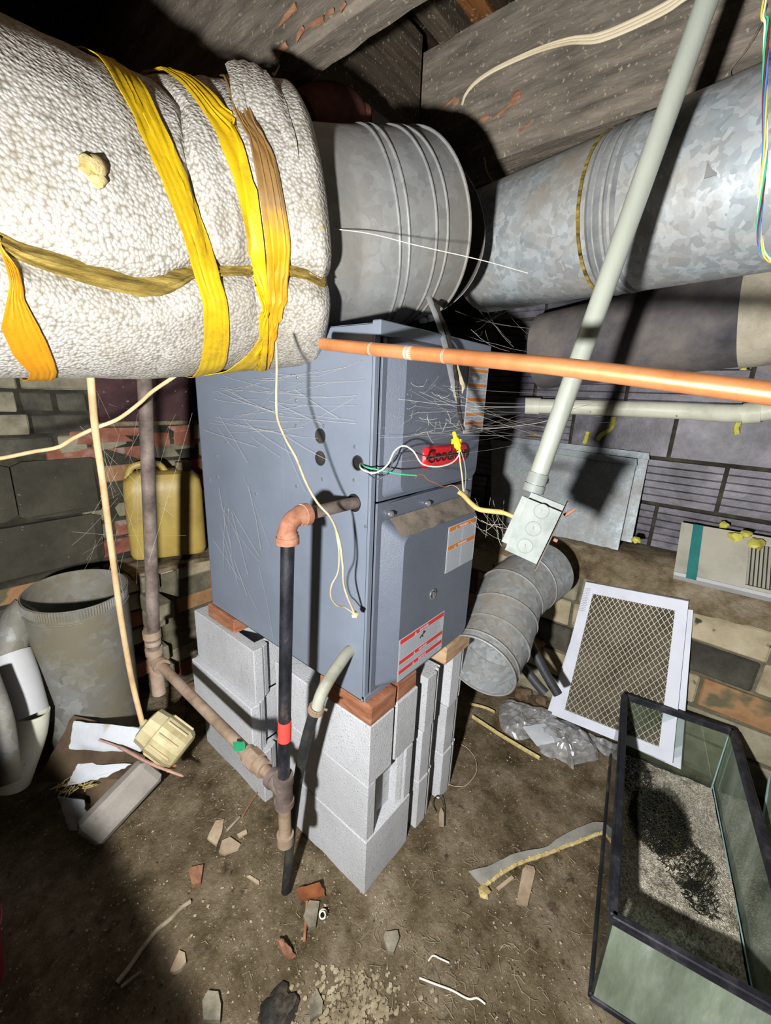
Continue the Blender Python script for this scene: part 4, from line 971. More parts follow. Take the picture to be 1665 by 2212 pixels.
for k in (-.006, 0, .005): mb.tube([c+t*k+(u*math.cos(a)+v_*math.sin(a))*.0165 for a in [i*math.pi/10 for i in range(21)]], .0026, 6, caps=False)
mb.tube([c+RT*.017, c+RT*.026-FW*.004], .003, 6); obj('clamp', mb, MT['nut'] if False else MT['tan_iron'], HP)
# ================================================================== CORDS, WIRES, STRAPS
def cord(name, pts, r, mat, label, cat, n=10, parent=None, sub=7, **k):
    mb = MB(); mb.tube(spline(pts, sub), r, n); return obj(name, mb, mat, parent, label, cat, **k)
cord('power_cord', pathat([(190, 740, .92), (197, 830, .95), (206, 930, 1.0), (222, 1040, 1.06), (240, 1180, 1.14), (262, 1340, 1.24), (285, 1470, 1.32), (308, 1565, 1.36)]), .0082, MT['cord_tan'], 'thick cream cord hanging down to the yellowed plastic fixture', 'cord')
cord('thin_cord', pathat([(-80, 998, .95), (0, 990, .97), (70, 976, .98), (125, 966, .99), (160, 946, .995), (205, 925, 1.0), (255, 905, 1.01), (300, 872, 1.02), (330, 845, 1.03), (395, 800, 1.04), (440, 760, 1.05)]), .0046, MT['cord_tan'], 'thin cream cord sagging across the back wall at the left', 'cord')
PS = thing('pull_string', 'frayed cotton string with a knotted loop hanging in front of the furnace side', 'string', at(766, 1330, .93))
cord('strand', pathat([(597, 740, .74), (598, 800, .75), (597, 860, .76), (600, 905, .77), (618, 950, .78), (640, 990, .785), (660, 1040, .79), (685, 1085, .80), (715, 1120, .82), (732, 1165, .84), (740, 1220, .86), (744, 1270, .90), (766, 1327, .93)]), .0024, MT['string'], None, None, 8, PS)
cord('strand', pathat([(724, 1140, .83), (732, 1190, .85), (730, 1235, .86), (716, 1265, .87), (715, 1290, .88), (728, 1308, .90), (745, 1312, .92), (766, 1327, .93)]), .0017, MT['string'], None, None, 8, PS)
mb = rock_mb(at(767, 1328, .93), .008, (1, 1, 1), 4, 2, .5); obj('knot', mb, MT['string'], PS)
# twisted colour wires at the right edge
TW = thing('twisted_wires', 'twisted bundle of yellow, blue, red and green wires at the right edge', 'wires', at(1650, 560, .62))
base = [at(1690, -80, .55)+V(.02, 0, .45), at(1668, -80, .55), at(1655, 60, .56), at(1650, 200, .57), at(1651, 330, .58), at(1643, 430, .59), at(1640, 500, .595), at(1652, 548, .60), at(1690, 575, .60)]
bs = spline(base, 14)
for k, mt in enumerate(('wire_yellow', 'wire_blue', 'wire_red', 'wire_green', 'wire_white')):
    q = []
    for i, p in enumerate(bs):
        a = 2*math.pi*k/5+i*.16; t = (bs[min(i+1, len(bs)-1)]-bs[max(i-1, 0)]).normalized(); u = t.cross(FW).normalized(); v_ = t.cross(u); q.append(p+(u*math.cos(a)+v_*math.sin(a))*(.0021+.0008*math.sin(i*.2+k)))
    mb = MB(); mb.tube(q, .0012, 7); obj('wire', mb, MT[mt], TW, mt.replace('wire_', '')+' wire')
# flat cloth cable on the joist
FC = thing('flat_cable', 'flat cream cloth-covered cable tacked along the big joist', 'cable', onx(1200, 120, .71))
ctr = [(1700, -130), (1500, -25), (1440, 15), (1360, 55), (1290, 82), (1230, 88), (1170, 105), (1110, 130), (1060, 155), (1025, 180), (1005, 205), (998, 226)]
sp = [26, 26, 24, 22, 20, 15, 10, 8, 6, 5, 4, 4]
for k in (-1, 0, 1):
    q = [onx(px, py+k*sp[i]*.36, .716-.004*(i == 10)*0) for i, (px, py) in enumerate(ctr)]
    mb = MB(); rr = [max(.0035, sp[i]*.36*proj(q[i])[2]/FPX*.55) for i in range(len(q))]; qq = spline(q, 5); rq = [lerp1(range(len(rr)), rr, i/5) for i in range(len(qq))]
    mb.tube(qq, [(.003, r_) for r_ in rq], 10, flat=V(1, 0, 0)); obj('strand', mb, MT['flat_cable'], FC)
# straps hanging over the furnace front
HS = thing('hanging_strap', 'grey and tarred black strap hanging from the duct over the furnace front', 'strap', at(1000, 920, .87))
mb = MB(); q = spline(pathat([(925, 640, 1.0), (948, 700, .98), (962, 750, .96), (975, 810, .95), (985, 850, .94), (992, 870, .935)]), 6); mb.tube(q, [(.0065, .0014)]*len(q), 8, flat=RT); obj('grey_strap', mb, MT['strap_grey'], HS)
mb = MB(); q = spline(pathat([(940, 655, .99), (965, 715, .97), (976, 760, .955), (985, 815, .945), (990, 870, .935), (997, 915, .93), (1000, 930, .93)]), 6)
q = [p+RT*.0025*noise.noise(V(i*.5, 0, 0)) for i, p in enumerate(q)]; mb.tube(q, [.0045+.0015*noise.noise(V(i*.7, 1, 0)) for i in range(len(q))], 8); obj('tarred_cord', mb, MT['strap_black'], HS)
mb = MB(); q = pathat([(978, 770, .955), (986, 800, .95), (1001, 835, .95), (998, 850, .95)]); mb.tube(q, [(.006, .001), (.007, .001), (.004, .001), (.001, .001)], 6, flat=RT); obj('torn_end', mb, MT['string'], HS)
# furnace wiring
FWR = thing('furnace_wiring', 'loose white, black, green and copper wires from the furnace hole to a yellow nut', 'wires', at(900, 1040, .82))
hole = V(.012, .064, 1.242)
cord('white_wire', [hole+V(.03, 0, 0), hole, at(780, 1012, .885), at(808, 1022, .87), at(836, 1005, .86), at(852, 975, .86), at(872, 963, .86), at(893, 975, .87), at(912, 1002, .89), at(945, 1008, .91), at(975, 1000, .93), at(990, 985, .945), at(992, 975, .95)], .0017, MT['wire_white'], 'white wire', None, 8, FWR)
cord('black_wire', [hole+V(.03, .004, 0), hole+V(0, .004, -.004), at(790, 1018, .885), at(815, 1035, .875), at(838, 1020, .87), at(855, 985, .865), at(885, 975, .875), at(920, 985, .89), at(950, 986, .91), at(985, 975, .94), at(992, 968, .95)], .0013, MT['wire_black'], 'black wire', None, 8, FWR)
cord('green_wire', [hole+V(.03, -.004, 0), hole+V(0, -.002, .0), at(790, 1009, .885), at(812, 1014, .875), at(840, 1020, .875), at(870, 1025, .885), at(899, 1027, .895)], .0016, MT['wire_green'], 'green wire', None, 8, FWR)
cord('copper_wire', [at(897, 1034, .893), at(903, 1026, .895), at(914, 1026, .90), at(925, 1037, .905), at(940, 1043, .91), at(958, 1052, .92), at(975, 1048, .92), at(988, 1054, .92), at(998, 1068, .92)], .0009, MT['wire_copper'], 'bare copper wire', None, 8, FWR)
cord('tan_wire', [at(992, 978, .95), at(994, 1000, .945), at(998, 1030, .935), at(1001, 1066, .925)], .0017, MT['cord_tan'], None, None, 8, FWR)
cord('grey_wire', [at(996, 976, .95), at(1003, 1000, .945), at(1006, 1030, .935), at(1003, 1066, .925)], .0014, MT['strap_grey'], None, None, 8, FWR)
mb = MB(); n0, n1_ = at(992, 976, .95), at(982, 940, .945); a_ = (n1_-n0).normalized()
mb.tube([n0, n0+a_*.008, n0+a_*.012, n0+a_*.030, n0+a_*.034, n0+a_*.044, n0+a_*.047], [.006, .005, .0085, .0075, .0050, .0048, .003], 12)
for sg in (-1, 1): mb.box(n0+a_*.024+RT*.009*sg, (.007, .003, .012), bev=.001)
obj('wire_nut', mb, MT['nut'], FWR, 'yellow winged wire connector')
cord('sheathed_cable', [at(990, 1062, .925), at(1001, 1070, .923), at(1018, 1088, .915), at(1035, 1100, .905), at(1060, 1104, .89), at(1085, 1107, .875), at(1112, 1117, .862)], [.0055]*36+[.0045]*7, MT['romex'], 'yellowed outer sheath of the cable entering the junction box', None, 10, FWR)

# ================================================================== THINGS ON THE LEDGES
J = thing('plastic_jug', 'amber rectangular plastic jug standing on the brick pier', 'jug', (.16, 1.40, .615))
def rr_loop(cx, cy, wx, wy, r, z, ang=0, n=6):
    P = []
    for sx, sy, a in ((1, 1, 0), (-1, 1, 90), (-1, -1, 180), (1, -1, 270)):
        for k in range(n+1):
            t = math.radians(a+90*k/n); x = sx*(wx/2-r)+r*math.cos(t); y = sy*(wy/2-r)+r*math.sin(t); P.append(V(cx+x*math.cos(ang)-y*math.sin(ang), cy+x*math.sin(ang)+y*math.cos(ang), z))
    return P
jx, jy, ja = .145, 1.415, -.42
prof = [(.618, .26, .13), (.624, .30, .16), (.645, .315, .175), (.93, .315, .175), (.975, .305, .165), (1.005, .25, .14), (1.015, .18, .10)]
L = [rr_loop(jx, jy, w1, w2, .04, z, ja) for z, w1, w2 in prof]; n = len(L[0]); mb = MB()
mb.add([p for l in L for p in l], [[i*n+k, i*n+(k+1) % n, (i+1)*n+(k+1) % n, (i+1)*n+k] for i in range(len(L)-1) for k in range(n)]+[list(range(n))[::-1], [(len(L)-1)*n+k for k in range(n)]])
obj('jug_body', mb, MT['jug'], J)
R = Matrix.Rotation(ja, 3, 'Z')
mb = MB(); mb.tube(spline([V(jx, jy, 1.0)+R@V(-.14, 0, -.02), V(jx, jy, 1.0)+R@V(-.11, 0, .035), V(jx, jy, 1.0)+R@V(-.02, 0, .045), V(jx, jy, 1.0)+R@V(.02, 0, .0)], 6), .014, 12); obj('handle', mb, MT['jug'], J)
mb = MB(); c = V(jx, jy, 1.005)+R@V(.09, 0, 0); mb.tube([c, c+V(0, 0, .03)], .030, 20); mb.tube([c+V(0, 0, .02), c+V(0, 0, .045)], .035, 16); obj('cap', mb, MT['jug_dust'], J)
# sheet-metal panels leaning on the right ledge
def lean(name, label, TL, TR, BR_, BL, th, mat, cat, flange=True, group=None):
    t = thing(name, label, cat, (BL+BR_)/2, group); mb = MB(); n = (BR_-BL).cross(TL-BL).normalized()
    if n.dot(CAM-BL) < 0: n = -n
    rows = [[(BL.lerp(BR_, i/16)).lerp(TL.lerp(TR, i/16), j/12)+n*(.0015*noise.noise(V(i*.4, j*.4, 1))) for i in range(17)] for j in range(13)]
    mb.sheet(rows, th); obj('panel', mb, mat, t)
    if flange:
        r_ = (BR_-BL).normalized(); 
        for nm, a, b, d in (('side_flange', BR_, TR, -r_), ('top_flange', TL, TR, (BL-TL).normalized())):
            mb = MB(); o = n*.004; mb.quadbox(a+o, b+o, b+d*.028+o, a+d*.028+o, .010); obj(nm, mb, mat, t)
    return t
p1 = [onx(1062, 950, 1.44), onx(1376, 993, 1.40), onx(1333, 1196, 1.285), onx(1060, 1128, 1.315)]
lean('galvanized_sheet', 'flat galvanized sheet-metal panel leaning in front on the right ledge', p1[0], p1[1], p1[2], p1[3], .008, MT['galv_panel'], 'metal panel')
p2 = [onx(1100, 945, 1.446), onx(1403, 980, 1.425), onx(1364, 1172, 1.33), onx(1100, 1115, 1.34)]
lean('galvanized_sheet', 'second sheet-metal panel behind the front one, only its right edge showing', p2[0], p2[1], p2[2], p2[3], .006, MT['galv_panel'], 'metal panel')
# cream vent box lying back on the ledge
TL, BR_, BL = onx(1472, 1128, 1.36), onx(1700, 1296, 1.218), onx(1455, 1238, 1.215)
TR = TL+(BR_-BL)
VB = thing('vent_cover', 'cream plastic grille cover with a teal stripe lying back on the right ledge', 'grille cover', (BL+BR_)/2)
n = (BR_-BL).cross(TL-BL).normalized(); n = n if n.dot(CAM-BL) > 0 else -n
def vb(u, v, o=0): return (BL.lerp(BR_, u)).lerp(TL.lerp(TR, u), v)+n*o
mb = MB(); mb.quadbox(vb(0, 0), vb(1, 0), vb(1, 1), vb(0, 1), .035); obj('front_plate', mb, MT['vent_box'], VB)
mb = MB(); mb.quadbox(vb(0, -.04, .006), vb(1, -.04, .006), vb(1, .02, .006), vb(0, .02, .006), .04); obj('lower_lip', mb, MT['pvc_white'], VB)
mb = MB(); mb.quadbox(vb(.12, -.04, .008), vb(.22, -.04, .008), vb(.22, 1, .002), vb(.12, 1, .002), .004); obj('teal_stripe', mb, MT['teal'], VB)
for i in range(9):
    for_u = .66+.035*i
    if for_u > .98: break
    mb = MB(); mb.quadbox(vb(for_u, .10, .004), vb(for_u+.018, .10, .001), vb(for_u+.018, .82, .001), vb(for_u, .82, .004), .006); obj('louvre_slat', mb, MT['vent_box'], VB)
mb = MB(); mb.quadbox(vb(.655, .09, .0006), vb(.985, .09, .0006), vb(.985, .83, .0006), vb(.655, .83, .0006), .001); obj('louvre_gap_shade', mb, MT['gap_shade'], VB)  # black sheet paints the shade between the slats
# yellow foam crumbs
for i, (px, py, X, r_, lb) in enumerate([(1375, 1165, 1.26, .018, 'yellow foam crumb beside the lower corner of the sheet-metal panels'), (1563, 1132, 1.38, .016, 'lone yellow foam crumb on the top edge of the cream grille'), (1590, 1158, 1.35, .022, 'left lump of yellow foam on the cream grille'), (1632, 1172, 1.33, .026, 'biggest lump of yellow foam on the cream grille louvres'), (1612, 1152, 1.35, .017, 'middle lump of yellow foam on the cream grille')]):
    obj('foam_lump', rock_mb(onx(px, py, X)-V(.012, 0, 0), r_, (1, 1, .75), i+40, 2, .6), MT['foam'], None, lb, 'foam lump')
for i, (pts, lb) in enumerate([([(1270, 932), (1266, 948), (1262, 958)], 'short yellow foam drip left of the other on the block wall'), ([(1325, 900), (1320, 925), (1300, 938), (1290, 950)], 'long yellow foam drip hanging below the white plastic pipe'), ([(1596, 912), (1590, 925), (1592, 938)], 'small yellow foam drip at the right under the white plastic pipe'), ([(1608, 790), (1605, 800)], 'tiny yellow foam bit stuck under the canvas wrap')]):
    mb = MB(); X = 1.435 if i < 3 else 1.36; q = spline([onx(a, b, X) for a, b in pts], 5); mb.tube(q, [.010+.005*noise.noise(V(j*.9, i, 0)) for j in range(len(q))], 8); obj('foam_drip', mb, MT['foam'], None, lb, 'foam drip')

# ================================================================== FILTERS
def filt(lab, TL, TR, BR_, BL, bare=False):
    t = thing('air_filter', lab, 'air filter', (BL+BR_)/2, None); n = (BR_-BL).cross(TL-BL).normalized(); n = n if n.dot(CAM-BL) > 0 else -n
    def q(u, v, o=0): return (BL.lerp(BR_, u)).lerp(TL.lerp(TR, u), v)+n*o
    mb = MB(); fw, fh = .105, .070
    for u0, u1, v0, v1 in ((0, 1, 0, fh), (0, 1, 1-fh, 1), (0, fw, fh, 1-fh), (1-fw, 1, fh, 1-fh)): mb.quadbox(q(u0, v0), q(u1, v0), q(u1, v1), q(u0, v1), .022)
    obj('card_frame', mb, MT['filter_frame'], t)
    N = 26; rows = []
    for j in (0, 1):
        v = fh-.01+(1-2*fh+.02)*j; rows.append([q(fw+(1-2*fw)*i/(2*N), v, -.010 if i % 2 else -.0035) for i in range(2*N+1)])
    mb = MB(); mb.sheet(rows, .002, smooth=False); obj('pleated_media', mb, MT['filter_media'], t)
    if not bare:
        mb = MB(); W0, H0 = (BR_-BL).length*(1-2*fw), (TL-BL).length*(1-2*fh); s_ = .0185; k = 1.35
        def clip(a, b):   # a line x*k + sgn*y = c inside the opening
            return a, b
        for sg in (1, -1):
            c = -H0 if sg == 1 else 0
            cmax = W0*k+(0 if sg == 1 else H0)
            cc = (-H0 if sg == 1 else 0)+s_*.5
            while cc < cmax:
                # y = sg*(k*x - cc)
                pts = []
                for x in (0, W0):
                    y = (k*x-cc) if sg == 1 else (cc-k*x)
                    if 0 <= y <= H0: pts.append((x, y))
                for y in (0, H0):
                    x = (y+cc)/k if sg == 1 else (cc-y)/k
                    if 0 < x < W0: pts.append((x, y))
                if len(pts) >= 2:
                    (xa, ya), (xb, yb) = pts[0], pts[1]
                    mb.tube([q(fw+(1-2*fw)*xa/W0, fh+(1-2*fh)*ya/H0, -.0018), q(fw+(1-2*fw)*xb/W0, fh+(1-2*fh)*yb/H0, -.0018)], .0011, 4, caps=False)
                cc += s_*1.75
        obj('wire_mesh', mb, MT['mesh_wire'], t, kind='stuff')
        mb = MB()
        for j in range(14):
            a = q(.018+.0, .955-.012*j, .0004); mb.box(a, (.0006, .020, .0016)); mb.box(q(.055, .958-.012*j, .0004), (.0006, .010 if j % 3 else .014, .0016))
        obj('edge_print', mb, MT['label_ink'], t, kind='stuff')
    return t
f = [onx(1265, 1257, 1.145), onx(1487, 1299, 1.145), onx(1452, 1650, 1.05), onx(1191, 1543, 1.05)]
filt('front white-framed pleated air filter with diamond wire leaning on the brick wall', *f)
f2 = [onx(1263, 1290, 1.158), onx(1497, 1318, 1.158), onx(1470, 1662, 1.078), onx(1183, 1534, 1.078)]
filt('second white air filter hidden behind the front one and turned slightly', *f2, bare=True)

# ================================================================== GALVANIZED ELBOW BY THE WALL
GE = thing('loose_elbow', 'loose segmented galvanized elbow lying between furnace and right wall', 'duct elbow', onz(1040, 1500, 0))
q = [at(1178, 1232, 1.72), at(1138, 1258, 1.64), at(1102, 1290, 1.56), at(1085, 1335, 1.49), at(1066, 1385, 1.42), at(1034, 1438, 1.34)]
RG = .118; nn = len(q)
for i in range(nn-1):
    a, b = q[i], q[i+1]; ta = (q[min(i+1, nn-1)]-q[max(i-1, 0)]).normalized(); tb = (q[min(i+2, nn-1)]-q[i]).normalized()
    def ring(c, t, r_, n=48):
        u = (FW-t*FW.dot(t)).normalized(); v_ = t.cross(u); return [c+(u*math.cos(2*math.pi*k/n)+v_*math.sin(2*math.pi*k/n))*r_ for k in range(n)]+[c+u*r_]
    rr = RG*(1+.012*(i % 2)); mb = MB(); mb.sheet([ring(a, ta, rr), ring(a.lerp(b, .5), (ta+tb).normalized(), rr*.995), ring(b, tb, rr*1.012)], .002); obj('gore', mb, MT['galv'], GE, sharp=60)
    if i > 0:
        mb = MB(); mb.tube(ring(a, ta, RG*1.018), .0030, 6, caps=False); obj('bead', mb, MT['galv_dull'], GE)
mb = MB(); mb.tube(ring(q[-1], (q[-1]-q[-2]).normalized(), RG*1.01), .004, 6, caps=False); mb.tube(ring(q[-1].lerp(q[-2], .25), (q[-1]-q[-2]).normalized(), RG*1.015), .0025, 6, caps=False); obj('rim_bead', mb, MT['galv_dull'], GE)
# black pipes behind
cord('black_tube', pathat([(1120, 1340, 1.66), (1150, 1400, 1.62), (1178, 1455, 1.585), (1205, 1500, 1.56)]), .017, MT['pipe_grey'], 'upper of two short dark tubes behind the loose elbow', 'pipe', 16)
cord('black_tube', pathat([(1098, 1398, 1.58), (1130, 1440, 1.56), (1160, 1478, 1.53), (1178, 1498, 1.51)]), .0165, MT['pipe_grey'], 'lower straight dark tube lying against the loose elbow', 'pipe', 16)
# ================================================================== AQUARIUM
HT = .288
A = onz(1328, 1975, HT); B = onz(1352, 1500, HT); A.z = B.z = HT
lx = (B-A).normalized(); wy = V(lx.y, -lx.x, 0)
TLn = (B-A).length; TW_ = .335
TK = thing('aquarium', 'long glass fish tank with black rim standing on the dirt at lower right', 'fish tank', (A+B)/2+wy*TW_/2-V(0, 0, HT))
def tk(u, v, z): return A+lx*(TLn*u)+wy*(TW_*v)+V(0, 0, z-HT)
g = .006
def pane(name, a, b, c, d, mat, lab=None): mb = MB(); mb.quadbox(a, b, c, d, g); obj(name, mb, mat, TK, lab)
pane('left_pane', tk(0, 0, .01), tk(1, 0, .01), tk(1, 0, HT-.01), tk(0, 0, HT-.01), MT['glass'])
pane('right_pane', tk(1, 1, .01), tk(0, 1, .01), tk(0, 1, HT-.01), tk(1, 1, HT-.01), MT['glass_algae'], 'right pane filmed with green algae')
pane('near_pane', tk(0, 1, .01), tk(0, 0, .01), tk(0, 0, HT-.01), tk(0, 1, HT-.01), MT['glass_algae'], 'near end pane filmed with pale green algae')
pane('far_pane', tk(1, 0, .01), tk(1, 1, .01), tk(1, 1, HT-.01), tk(1, 0, HT-.01), MT['glass'])
def rim(name, z0, z1, t, parent=TK):
    for i, (a, b) in enumerate((((0, 0), (1, 0)), ((1, 0), (1, 1)), ((1, 1), (0, 1)), ((0, 1), (0, 0)))):
        p0, p1 = tk(a[0], a[1], (z0+z1)/2), tk(b[0], b[1], (z0+z1)/2); d = (p1-p0).normalized(); nrm = V(d.y, -d.x, 0)
        mb = MB(); ang = math.atan2(d.y, d.x); R = Matrix.Rotation(ang, 3, 'Z')
        mb.box((p0+p1)/2+nrm*(-.003+t*.5-.008), ((p1-p0).length+.012, t, z1-z0), R, bev=.0025)
        mb.box((p0+p1)/2-nrm*(t*.5+.004)+V(0, 0, (z1-z0)*.1), ((p1-p0).length-.02, .006, (z1-z0)*.4), R) if name == 'top_rim' else None
        obj(name, mb, MT['frame_black'], TK)
rim('top_rim', HT-.022, HT+.004, .018); rim('bottom_rim', 0.0, .018, .012)
for (u, v) in ((1, 1), (0, 0), (1, 0)):
    s_ = -1 if u else 1; s2 = -1 if v else 1
    mb = MB(); a = tk(u, v, .02)+lx*(.009*s_)+wy*(.009*s2); b = tk(u, v, HT-.025)+lx*(.009*s_)+wy*(.009*s2); mb.tube([a, b], .0022, 8); obj('corner_seal', mb, MT['glass_edge'], TK)
mb = MB(); mb.tube([tk(.01, 1, .055)-wy*.010, tk(.5, 1, .05)-wy*.010, tk(.99, 1, .045)-wy*.010], .002, 8); obj('bottom_seal', mb, MT['glass_edge'], TK)
rows = []
for i in range(60):
    u = .015+.97*i/59; rows.append([])
    for j in range(28):
        v = .03+.94*j/27; z = .028+.040*math.exp(-((u-.52)/.26)**2-((v-.62)/.42)**2)+.012*noise.noise(V(u*9, v*5, 0))+.004*noise.noise(V(u*40, v*18, 0)); rows[-1].append(tk(u, v, z))
mb = MB(); mb.sheet([list(r) for r in zip(*rows)], 0); obj('gravel_bed', mb, MT['gravel'], TK, 'mound of pale gravel and dirt', kind='stuff')
mb = MB(); mb.add([tk(0, 0, .012), tk(1, 0, .012), tk(1, 1, .012), tk(0, 1, .012)], [[0, 1, 2, 3]]); obj('tank_floor', mb, MT['frame_black'], TK)
rng = random.Random(4); mb = MB()
def clump(cu, cv, ru, rv, N, hgt):
    for i in range(N):
        a = rng.uniform(0, 6.28); r_ = math.sqrt(rng.random()); u = cu+ru*r_*math.cos(a); v = cv+rv*r_*math.sin(a)
        z = .04+.035*math.exp(-((u-.52)/.26)**2-((v-.62)/.42)**2)+hgt*(1-r_*r_)*rng.random()
        p = tk(u, v, z); d = V(rng.uniform(-1, 1), rng.uniform(-1, 1), rng.uniform(-.3, .9)).normalized()*rng.uniform(.008, .022); e = V(rng.uniform(-1, 1), rng.uniform(-1, 1), rng.uniform(-.5, .5))*.008
        mb.tube([p, p+d*.5+e, p+d], [.0011, .0009, .0004], 3, caps=False)
clump(.64, .42, .15, .24, 3200, .085); clump(.50, .62, .10, .22, 500, .02); clump(.40, .70, .05, .12, 200, .012); clump(.85, .22, .12, .16, 500, .03)
TKP = obj('dried_plants', mb, MT['moss'], None, 'tangled clump of black dried plants on the gravel inside the fish tank', 'dried plants', kind='stuff')
# second tank at the right edge
c = onz(1690, 1760, .0)
T2 = thing('glass_pane', 'loose green-tinged glass pane leaning beyond the fish tank at the right edge', 'glass pane', c)
a, b, cc_, d = at(1632, 1880, 1.14), at(1760, 1960, 1.0), at(1760, 1600, 1.3), at(1662, 1680, 1.38)
mb = MB(); mb.quadbox(a, b, cc_, d, .006); obj('pane', mb, MT['glass_algae'], T2)
mb = MB(); mb.tube([a, d], .004, 6); obj('pane_edge', mb, MT['glass_edge'], T2)

# ================================================================== LEFT CORNER
DR = thing('duct_drum', 'wide dull galvanized duct section standing upright like a drum', 'duct section', onz(200, 1600, 0)+V(0, .15, 0))
a, b = at(164, 1272, 1.47), at(200, 1505, 1.62); t = (b-a).normalized(); b = a+t*((a.z-.015)/-t.z)
RD = .152; q = [a.lerp(b, i/14) for i in range(15)]
mb = MB(); mb.shell(q, RD, .0025, 80); obj('drum_wall', mb, MT['galv_old'], DR)
mb = MB()
u = t.orthogonal().normalized(); v_ = t.cross(u); n = 240; rows = []
for i in range(6):
    rows.append([a+t*(.002+.034*i/5)+(u*math.cos(2*math.pi*k/n)+v_*math.sin(2*math.pi*k/n))*(RD+.002+(.0022 if k % 2 else -.0008)*(1-.3*i/5)) for k in range(n)]); rows[-1].append(rows[-1][0].copy())
mb.sheet(rows, 0, smooth=False); obj('crimped_edge', mb, MT['galv_old'], DR)
mb = MB(); mb.tube([a+t*.05+(u*math.cos(2*math.pi*k/72)+v_*math.sin(2*math.pi*k/72))*(RD+.001) for k in range(73)], .003, 8, caps=False); obj('bead', mb, MT['galv_old'], DR)
WE = thing('white_pipe_bend', 'dirty white plastic pipe bend standing left of the drum', 'pipe', onz(60, 1760, 0)+V(0, .12, 0))
q = [at(22, 1415, 1.36), at(40, 1470, 1.35), at(60, 1545, 1.34)]; mb = MB(); mb.shell(spline(q, 5), .055, .004, 36); obj('upper_tube', mb, MT['pvc_white'], WE)
q = [at(60, 1538, 1.345), at(54, 1590, 1.35), at(34, 1650, 1.35), at(20, 1690, 1.35)]; mb = MB(); mb.shell(spline(q, 3), .057, .004, 36); obj('lower_tube', mb, MT['pvc'], WE)
MPP = thing('metal_pipe_end', 'short dark grey metal duct end poking out of the white pipe bend', 'duct piece', at(25, 1420, 1.38)); mb = MB(); mb.tube(spline([at(62, 1310, 1.42), at(40, 1335, 1.40), at(26, 1380, 1.37), at(18, 1425, 1.36)], 5), .046, 28); obj('tube', mb, MT['galv_old'], MPP)
cord('mottled_pipe', pathat([(-25, 1460, 1.16), (5, 1550, 1.14), (18, 1640, 1.12), (24, 1690, 1.11)]), .024, MT['galv_old'], 'thin mottled grey pipe in the dark at the left edge', 'pipe', 16)
# painted offcut of timber
a, b = at(322, 1665, 1.40), at(208, 1852, 1.325); b.z = max(b.z, .055); d = (b-a).normalized(); n_ = (CAM-(a+b)/2); n_ = (n_-d*n_.dot(d)).normalized(); s_ = d.cross(n_)
R = Matrix((s_, d, n_)).transposed(); R = R@Matrix.Rotation(-.45, 3, 'Y')
mb = MB(); mb.box((a+b)/2, (.098, (b-a).length+.03, .06), R, bev=.014, jit=.0015); obj('timber_offcut', mb, MT['stud'], None, 'old grey-painted timber offcut with rounded end lying on the dirt', 'timber')
# cardboard and white board scraps
def poly_sheet(name, px, d, mat, lab, cat, th=.002, bulge=.01, n=10, seed=0, m=None):
    """a bent piece: four corners given (tl tr br bl) with depths"""
    tl, tr, br, bl = [at(p[0], p[1], dd) for p, dd in zip(px, d)]; rows = []
    for i in range(n+1):
        rows.append([])
        for j in range(n+1):
            u, v = j/n, i/n; p = (tl.lerp(tr, u)).lerp(bl.lerp(br, u), v); e = .0 if .1 < u < .9 and .1 < v < .9 else 1
            p = p-FW*(bulge*math.sin(math.pi*u)*math.sin(math.pi*v)+.006*noise.noise(V(u*3, v*3, seed)))+RT*(.006*e*noise.noise(V(u*6, v*6, seed+5)))+DN*(.005*e*noise.noise(V(u*6, v*6, seed+9))); rows[-1].append(p)
    mb = MB(); mb.sheet(rows, th); return obj(name, mb, mat, None, lab, cat)
poly_sheet('cardboard_sheet', [(160, 1545), (330, 1590), (300, 1680), (80, 1690)], [1.45, 1.40, 1.40, 1.42], MT['cardboard'], 'crushed brown cardboard sheet below the drum', 'cardboard', .004, .02, 12, 1)
poly_sheet('cardboard_sheet', [(190, 1660), (300, 1650), (260, 1790), (185, 1800)], [1.47, 1.45, 1.42, 1.44], MT['cardboard'], 'lower dark piece of cardboard behind the timber offcut', 'cardboard', .004, .0, 8, 2)
poly_sheet('plastic_strip', [(163, 1557), (303, 1572), (307, 1621), (153, 1616)], [1.41, 1.37, 1.37, 1.40], MT['paper'], 'clean white plastic strip lying across the cardboard', 'plastic strip', .006, .012, 10, 3)
poly_sheet('board_scrap', [(170, 1650), (284, 1651), (232, 1676), (146, 1697)], [1.40, 1.37, 1.37, 1.38], MT['paper'], 'torn white board scrap with yellow fibres, below the white strip', 'board scrap', .004, .006, 8, 4)
poly_sheet('board_scrap', [(128, 1720), (182, 1728), (198, 1802), (150, 1788)], [1.38, 1.37, 1.36, 1.36], MT['paper'], 'lowest small white board scrap at the edge of the dark corner', 'board scrap', .004, .005, 8, 5)
mb = MB(); rng = random.Random(8)
for i in range(50):
    p = at(rng.uniform(118, 190), rng.uniform(1692, 1712)-8*rng.random(), 1.38); mb.tube([p, p+V(rng.uniform(-.03, .03), rng.uniform(-.02, .02), rng.uniform(-.01, .012))], [.002, .0008], 4)
obj('fibre_tuft', mb, MT['fluff'], None, 'tuft of yellow fibres on the torn white board', 'fibres', kind='stuff')
cord('pink_stick', pathat([(214, 1598, 1.36), (260, 1615, 1.34), (310, 1642, 1.31), (350, 1660, 1.30), (396, 1677, 1.31)]), [.003]*7+[.005]*14+[.004]*7+[.002], MT['stick'], 'thin pinkish splintered stick lying across the white strip', 'stick', 6)
